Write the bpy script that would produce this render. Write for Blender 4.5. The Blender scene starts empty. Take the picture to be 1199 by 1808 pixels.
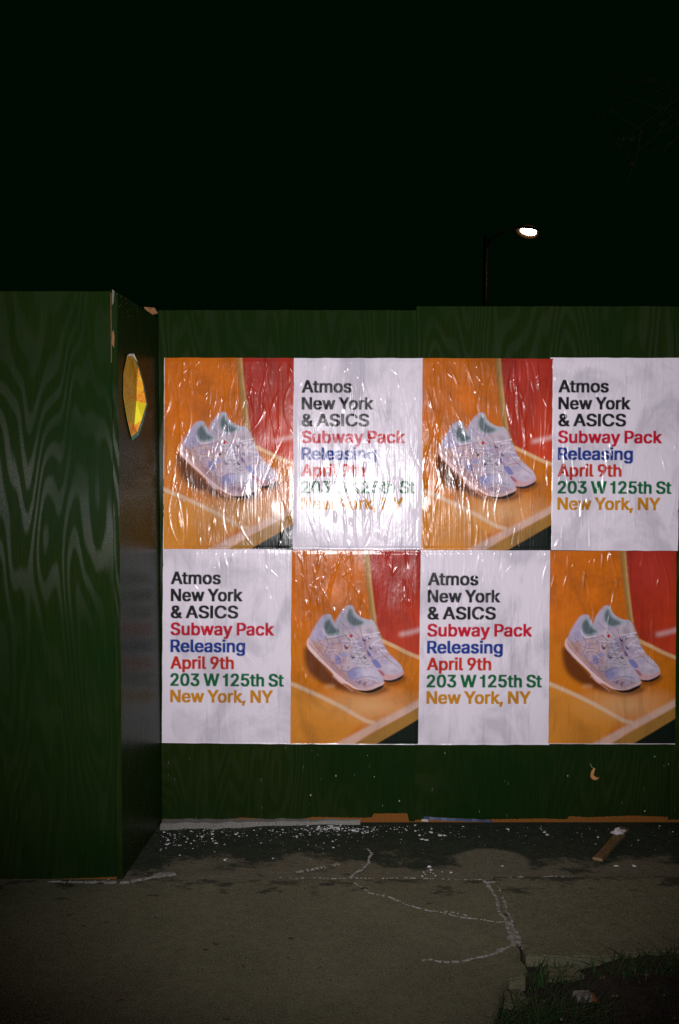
import bpy, bmesh, math, random, json
import numpy as np
from mathutils import Vector, Matrix, noise as mnoise

S = bpy.context.scene
C = S.collection
# ---------------------------------------------------------------- camera
CAM_H, CAM_D, PITCH, FOC = 1.687, 4.71, math.radians(2.3), 1748.0 / 1808.0
cam = bpy.data.cameras.new('camera'); cam_o = bpy.data.objects.new('camera', cam); C.objects.link(cam_o)
cam.sensor_fit = 'VERTICAL'; cam.sensor_height = 36.0; cam.lens = 36.0 * FOC
cam.clip_start = 0.05; cam.clip_end = 900
cam_o.location = (0, -CAM_D, CAM_H); cam_o.rotation_euler = (math.pi / 2 - PITCH, 0, 0)
S.camera = cam_o
# ---------------------------------------------------------------- night sky
world = bpy.data.worlds.new('World'); S.world = world; world.use_nodes = True
bg = world.node_tree.nodes['Background']
bg.inputs['Color'].default_value = (0.10, 1.0, 0.32, 1); bg.inputs['Strength'].default_value = 0.0026
# ---------------------------------------------------------------- the photographer's flash, the one lamp that lights the hoarding
fl = bpy.data.lights.new('camera_flash', 'SPOT'); fl_o = bpy.data.objects.new('camera_flash', fl); C.objects.link(fl_o)
fl.energy = 800; fl.color = (1.0, 0.955, 0.985); fl.shadow_soft_size = 0.028
fl.spot_size = math.radians(70); fl.spot_blend = 1.0
fl_o.location = (0.108, -4.68, 1.53)
fl_o.rotation_euler = (Vector((0.10, 0, 1.72)) - fl_o.location).to_track_quat('-Z', 'Y').to_euler()
# ---------------------------------------------------------------- exposure
S.view_settings.view_transform = 'Standard'; S.view_settings.look = 'None'
S.view_settings.exposure = 0.0; S.view_settings.gamma = 1.0; S.view_settings.use_curve_mapping = False
S.render.engine = 'CYCLES'
S.cycles.use_denoising = False
S.cycles.max_bounces = 6; S.cycles.sample_clamp_indirect = 1.0

rnd = random.Random(7)
# ---------------------------------------------------------------- helpers
def tag(o, label=None, cat=None, group=None, kind=None):
    if label: o['label'] = label
    if cat: o['category'] = cat
    if group: o['group'] = group
    if kind: o['kind'] = kind
    return o
def empty(name, loc=(0, 0, 0), rz=0):
    o = bpy.data.objects.new(name, None); C.objects.link(o); o.location = loc; o.rotation_euler = (0, 0, rz); o.empty_display_size = 0.1
    return o
def mesh_obj(name, verts, faces, mat, parent=None, smooth=False):
    me = bpy.data.meshes.new(name); me.from_pydata([tuple(v) for v in verts], [], faces); me.update()
    if smooth: me.polygons.foreach_set('use_smooth', [True] * len(me.polygons))
    for m in (mat if isinstance(mat, (list, tuple)) else [mat]): me.materials.append(m)
    o = bpy.data.objects.new(name, me); C.objects.link(o)
    if parent: o.parent = parent
    return o
def tube(pts, rad, n=8, cap=True):
    """verts, faces of a tube along pts with one radius per point"""
    V, F = [], []
    pts = [Vector(p) for p in pts]
    for i, p in enumerate(pts):
        t = (pts[min(i + 1, len(pts) - 1)] - pts[max(i - 1, 0)]).normalized()
        a = t.orthogonal().normalized() if i == 0 else (a - t * a.dot(t)).normalized()
        b = t.cross(a)
        for k in range(n):
            w = 2 * math.pi * k / n
            V.append(p + (a * math.cos(w) + b * math.sin(w)) * rad[i])
    for i in range(len(pts) - 1):
        for k in range(n):
            F.append((i * n + k, i * n + (k + 1) % n, (i + 1) * n + (k + 1) % n, (i + 1) * n + k))
    if cap:
        F.append(tuple(range(n - 1, -1, -1))); F.append(tuple((len(pts) - 1) * n + k for k in range(n)))
    return V, F
class MB:
    def __init__(s): s.v, s.f = [], []
    def add(s, V, F):
        k = len(s.v); s.v += [tuple(v) for v in V]; s.f += [tuple(i + k for i in f) for f in F]
    def box(s, x0, x1, y0, y1, z0, z1):
        s.add([(x, y, z) for z in (z0, z1) for y in (y0, y1) for x in (x0, x1)],
              [(0, 2, 3, 1), (4, 5, 7, 6), (0, 1, 5, 4), (2, 6, 7, 3), (0, 4, 6, 2), (1, 3, 7, 5)])
    def build(s, name, mat, parent=None, smooth=False): return mesh_obj(name, s.v, s.f, mat, parent, smooth)
def fbm(x, y=0, z=0, o=3):
    return mnoise.fractal((x, y, z), 1.0, 2.0, o)
# ---------------------------------------------------------------- node helpers
class NT:
    def __init__(s, name):
        s.m = bpy.data.materials.new(name); s.m.use_nodes = True; s.t = s.m.node_tree
        s.b = s.t.nodes['Principled BSDF']
    def n(s, kind, **kw):
        x = s.t.nodes.new(kind)
        for k, v in kw.items():
            if k in x.inputs and not hasattr(x, k): s.set(x.inputs[k], v)
            else: setattr(x, k, v)
        return x
    def set(s, sock, v):
        if isinstance(v, bpy.types.NodeSocket): s.t.links.new(v, sock)
        else: sock.default_value = v
    def math(s, op, a, b=None, c=None, clamp=False):
        x = s.t.nodes.new('ShaderNodeMath'); x.operation = op; x.use_clamp = clamp
        for i, v in enumerate((a, b, c)):
            if v is not None: s.set(x.inputs[i], v)
        return x.outputs[0]
    def mapr(s, v, a, b, c=0.0, d=1.0, smooth=False):
        x = s.t.nodes.new('ShaderNodeMapRange'); x.clamp = True
        if smooth: x.interpolation_type = 'SMOOTHSTEP'
        for k, q in zip(('Value', 'From Min', 'From Max', 'To Min', 'To Max'), (v, a, b, c, d)): s.set(x.inputs[k], q)
        return x.outputs[0]
    def noise(s, vec, scale, detail=2.0, rough=0.5, dist=0.0):
        x = s.t.nodes.new('ShaderNodeTexNoise')
        for k, q in zip(('Vector', 'Scale', 'Detail', 'Roughness', 'Distortion'), (vec, scale, detail, rough, dist)): s.set(x.inputs[k], q)
        return x.outputs['Fac']
    def voro(s, vec, scale, out='Distance'):
        x = s.t.nodes.new('ShaderNodeTexVoronoi'); s.set(x.inputs['Vector'], vec); s.set(x.inputs['Scale'], scale)
        return x if out is None else x.outputs[out]
    def vmul(s, vec, k, off=(0, 0, 0)):
        x = s.t.nodes.new('ShaderNodeVectorMath'); x.operation = 'MULTIPLY_ADD'
        s.set(x.inputs[0], vec); x.inputs[1].default_value = k; x.inputs[2].default_value = off
        return x.outputs[0]
    def mix(s, f, a, b):
        x = s.t.nodes.new('ShaderNodeMix'); x.data_type = 'RGBA'
        s.set(x.inputs[0], f)
        for q, v in ((x.inputs[6], a), (x.inputs[7], b)):
            s.set(q, (*v, 1.0) if isinstance(v, tuple) and len(v) == 3 else v)
        return x.outputs[2]
    def bump(s, h, strength, dist=0.01, normal=None):
        x = s.t.nodes.new('ShaderNodeBump'); s.set(x.inputs['Height'], h); s.set(x.inputs['Strength'], strength); s.set(x.inputs['Distance'], dist)
        if normal is not None: s.set(x.inputs['Normal'], normal)
        return x.outputs[0]
    def coord(s): return s.t.nodes.new('ShaderNodeTexCoord').outputs['Object']
    def pos(s): return s.t.nodes.new('ShaderNodeNewGeometry').outputs['Position']
    def xyz(s, v):
        x = s.t.nodes.new('ShaderNodeSeparateXYZ'); s.set(x.inputs[0], v); return x.outputs
    def bsdf(s, **kw):
        for k, v in kw.items():
            sock = s.b.inputs[k.replace('_', ' ')]
            s.set(sock, (*v, 1.0) if isinstance(v, tuple) and len(v) == 3 else v)
        return s.m
def plain(name, col, rough=0.6, var=0.25, scale=30.0, bump=0.0, metal=0.0):
    t = NT(name); n = t.noise(t.coord(), scale, 4, .6)
    f = t.mapr(n, .3, .7)
    c = t.mix(f, tuple(q * (1 - var) for q in col), tuple(min(1, q * (1 + var)) for q in col))
    kw = dict(Base_Color=c, Roughness=rough, Metallic=metal)
    if bump: kw['Normal'] = t.bump(n, bump, .005)
    return t.bsdf(**kw)
# ---------------------------------------------------------------- materials
def green_plywood(name, seed, ramp=None, length=1.22, edge_raw=False, splash=1.0, gloss=1.0, tan=(1, 0, 0), mirror=False):
    t = NT(name); p = t.coord(); X, Y, Z = t.xyz(p)
    # rotary-cut grain: the contour lines of a field drawn out along the sheet
    fld = t.noise(t.vmul(p, (2.5, .3, .44), (seed * 3.7, seed, seed * 1.9)), 1.35, 2.0, .40, .15)
    ring = t.math('SINE', t.math('MULTIPLY', fld, 150.0))
    fib = t.noise(t.vmul(p, (140, 20, 5.0), (seed, 0, 0)), 1.0, 3, .6)
    fine = t.noise(p, 260, 2, .6)
    wob = t.noise(t.vmul(p, (1, 1, 1), (seed * 9, 0, 0)), 1.4, 3, .5)
    band = t.mapr(t.math('ADD', ring, t.math('MULTIPLY', t.math('SUBTRACT', fib, .5), 1.6)), -.35, .75, 0, 1, True)
    band = t.math('MULTIPLY', t.math('MULTIPLY', band, t.mapr(wob, .34, .56)), t.mapr(t.noise(t.vmul(p, (1, 1, .6)), 420, 2, .7), .30, .66, .12, 1.25))
    green = t.mix(t.mapr(wob, .3, .7), (.0070, .0215, .0042), (.0200, .0255, .0038))
    green = t.mix(t.mapr(fib, .25, .75), green, (.0044, .0165, .0040))
    green = t.mix(t.math('MULTIPLY', band, .10), green, (.05, .065, .035))
    # white splatter low on the sheet, and thin runs of it
    v = t.voro(t.vmul(p, (1, 1, .62), (seed, 0, 0)), 26, None)
    cell = t.xyz(v.outputs['Color'])[0]
    dot = t.math('MULTIPLY', t.math('LESS_THAN', v.outputs['Distance'], t.math('MULTIPLY', t.xyz(v.outputs['Color'])[1], .080)), t.math('GREATER_THAN', cell, .52))
    v2 = t.voro(t.vmul(p, (1, 1, .16), (seed * 2, 0, 0)), 60, None)
    run = t.math('MULTIPLY', t.math('LESS_THAN', v2.outputs['Distance'], .075), t.math('GREATER_THAN', t.xyz(v2.outputs['Color'])[0], .62))
    low = t.mapr(Z, .50, .12)
    spl = t.math('MULTIPLY', t.math('MAXIMUM', dot, t.math('MULTIPLY', run, t.mapr(fine, .4, .6, 0, .7))), t.math('MULTIPLY', low, splash))
    col = t.mix(spl, green, (.34, .35, .32))
    # bare wood where the paint stops above the ground
    if ramp:
        r = t.t.nodes.new('ShaderNodeValToRGB'); cr = r.color_ramp; cr.interpolation = 'LINEAR'
        t.set(r.inputs[0], t.math('DIVIDE', X, length))
        els = cr.elements
        while len(els) > 1: els.remove(els[-1])
        els[0].position = ramp[0][0]; els[0].color = (ramp[0][1] / .1,) * 3 + (1,)
        for q, hgt in ramp[1:]:
            e = els.new(q); e.color = (hgt / .1,) * 3 + (1,)
        hgt = t.math('MULTIPLY', t.xyz(r.outputs[0])[0], .1)
        hgt = t.math('ADD', hgt, t.math('MULTIPLY', t.math('SUBTRACT', t.noise(t.vmul(p, (60, 1, 2)), 1.0, 3, .6), .5), .012))
        raw = t.math('LESS_THAN', Z, hgt)
        wood = t.mix(fib, (.14, .050, .010), (.25, .100, .026))
        col = t.mix(raw, col, wood)
    if edge_raw:
        raw = t.math('GREATER_THAN', t.noise(t.vmul(p, (4, 4, 5), (seed, 0, 2)), 1.0, 4, .65), edge_raw)
        col = t.mix(raw, col, t.mix(fib, (.14, .05, .01), (.25, .10, .028)))
    hgt = t.math('ADD', t.math('MULTIPLY', band, .5), t.math('ADD', t.math('MULTIPLY', fib, .7), t.math('MULTIPLY', fine, .35)))
    tv = t.t.nodes.new('ShaderNodeCombineXYZ')
    for k in range(3): tv.inputs[k].default_value = tan[k]
    if mirror:
        return t.bsdf(Base_Color=col, Roughness=t.mapr(fib, .3, .7, .26, .40), Specular_IOR_Level=t.mapr(fib, .3, .7, .006, .065), Normal=t.bump(fib, .22, .0010))
    # upright fibres under the paint: the sheen spreads sideways and stays narrow up and down
    return t.bsdf(Base_Color=col, Roughness=.41, Anisotropic=.95, Tangent=tv.outputs[0],
                  Specular_IOR_Level=t.math('MULTIPLY', t.mapr(band, 0, 1, .012, .21), gloss), Normal=t.bump(hgt, .22, .0010))
def poster_material(name, seed, wet):
    t = NT(name)
    a = t.t.nodes.new('ShaderNodeVertexColor'); a.layer_name = 'print'
    p = t.vmul(t.pos(), (1, 1, 1), (seed * 1.7, 0, seed * .9))
    col = a.outputs[0]
    vm = t.t.nodes.new('ShaderNodeVectorMath'); vm.operation = 'MULTIPLY'; t.set(vm.inputs[0], col); vm.inputs[1].default_value = (.60, .61, .64); dk = vm.outputs[0]
    stain = t.noise(t.vmul(p, (1, 1, .7)), 5.0, 4, .6, .6)
    col = t.mix(t.mapr(stain, .47, .64, 0, .62), col, t.mix(1.0, col, dk))
    dirt = t.math('GREATER_THAN', t.noise(p, 95, 2, .5), .80)
    col = t.mix(t.math('MULTIPLY', dirt, .5), col, (.08, .07, .05))
    streak = t.noise(t.vmul(p, (150, 1, 5)), 1.0, 3, .6)
    crink = t.noise(t.vmul(p, (46, 1, 15)), 1.0, 3, .55, .4)
    soak_shade = t.mapr(t.noise(t.vmul(p, (55, 1, 1.6), (3, 0, 1)), 1.0, 4, .65), .54, .70, 0, .85)  # upright paste-soaked lines, darkened to paint in the shading of telegraphed grain
    col = t.mix(t.math('MULTIPLY', soak_shade, t.mapr(stain, .40, .60)), col, dk)
    area = t.mapr(t.noise(p, 3.4, 2, .5), .40, .62)
    tele = t.noise(t.vmul(p, (75, 1, 1.3)), 1.0, 4, .65)
    pim = t.voro(t.vmul(p, (1, 1, .5)), 85)
    h = t.math('ADD', t.math('ADD', t.math('MULTIPLY', streak, .22), t.math('MULTIPLY', tele, .8)), t.math('MULTIPLY', t.math('MULTIPLY', crink, area), 1.7 * wet))
    h = t.math('ADD', h, t.math('MULTIPLY', t.math('MULTIPLY', pim, area), .35 * wet))
    nrm = t.bump(h, .5, .0022)
    return t.bsdf(Base_Color=col, Roughness=.6, Specular_IOR_Level=.08, Normal=nrm, Coat_Weight=t.mapr(stain, .35, .6, .36, .76),
                  Coat_Roughness=t.mapr(streak, .3, .7, .145, .255), Coat_IOR=1.45, Coat_Normal=nrm)
def concrete(name, dark=0.0):
    t = NT(name); p = t.pos()
    a = t.noise(p, 2.2, 6, .68); b = t.noise(p, 24, 6, .72); c = t.noise(p, 130, 3, .75)
    col = t.mix(t.mapr(a, .3, .7), (.098, .099, .052), (.168, .166, .094))
    col = t.mix(t.mapr(b, .38, .66, 0, .6), col, (.070, .066, .038))
    col = t.mix(t.mapr(c, .46, .70, 0, .75), col, (.25, .24, .165))
    col = t.mix(t.math('MULTIPLY', t.math('GREATER_THAN', t.noise(p, 19, 3, .5), .70), .7), col, (.04, .038, .025))
    Yp = t.xyz(p)[1]
    k = t.math('ADD', t.mapr(Yp, -.98, -.64, -.35, .10), t.math('MULTIPLY', t.math('SUBTRACT', t.noise(t.vmul(p, (1, 2.2, 1)), 6, 5, .65), .5), 1.6))
    col = t.mix(t.mapr(k, .0, .12, 0, .85), col, (.030, .034, .022))
    h = t.math('ADD', t.math('MULTIPLY', b, .6), t.math('MULTIPLY', c, .6))
    return t.bsdf(Base_Color=col, Roughness=.9, Specular_IOR_Level=.25, Normal=t.bump(h, .55, .006))
def verge_material():
    """old concrete under dark moss and tar, bare toward the pavement and in worn patches"""
    t = NT('mossy_verge'); p = t.pos(); X, Y, Z = t.xyz(p)
    a = t.noise(t.vmul(p, (1, 1.6, 1)), 3.2, 5, .62); b = t.noise(p, 30, 5, .65); c = t.noise(p, 260, 2, .6)
    con = t.mix(t.mapr(b, .3, .7), (.10, .095, .055), (.165, .152, .10))
    con = t.mix(t.mapr(c, .3, .8, 0, .5), con, (.24, .225, .165))
    mos = t.mix(t.mapr(b, .3, .7), (.017, .026, .014), (.040, .052, .031))
    mos = t.mix(t.math('GREATER_THAN', c, .66), mos, (.13, .13, .12))
    k = t.math('ADD', t.mapr(Y, -.70, -.22, -.42, .55), t.math('MULTIPLY', t.math('SUBTRACT', a, .5), 2.0))
    k = t.math('ADD', k, t.math('MULTIPLY', t.math('SUBTRACT', b, .5), .9))
    # the worn round patch
    dx = t.math('DIVIDE', t.math('SUBTRACT', X, .665), .165); dy = t.math('DIVIDE', t.math('SUBTRACT', Y, -.46), .135)
    rr = t.math('ADD', t.math('ADD', t.math('MULTIPLY', dx, dx), t.math('MULTIPLY', dy, dy)), t.math('MULTIPLY', t.math('SUBTRACT', b, .5), .7))
    k = t.math('MULTIPLY', t.mapr(k, -.10, .14), t.mapr(rr, .8, 1.1))
    col = t.mix(k, con, mos)
    # plaster dust trodden in near the left half of the wall
    dz = t.math('MULTIPLY', t.mapr(X, .25, -.1), t.mapr(Y, -.26, -.06))
    d = t.math('MULTIPLY', t.math('GREATER_THAN', t.noise(p, 150, 3, .7), t.mapr(dz, 0, 1, .80, .60)), t.math('GREATER_THAN', dz, .02))
    col = t.mix(t.math('MULTIPLY', d, .8), col, (.36, .36, .36))
    h = t.math('ADD', b, t.math('MULTIPLY', c, .8))
    return t.bsdf(Base_Color=col, Roughness=.92, Specular_IOR_Level=.2, Normal=t.bump(h, .8, .01))

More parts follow.
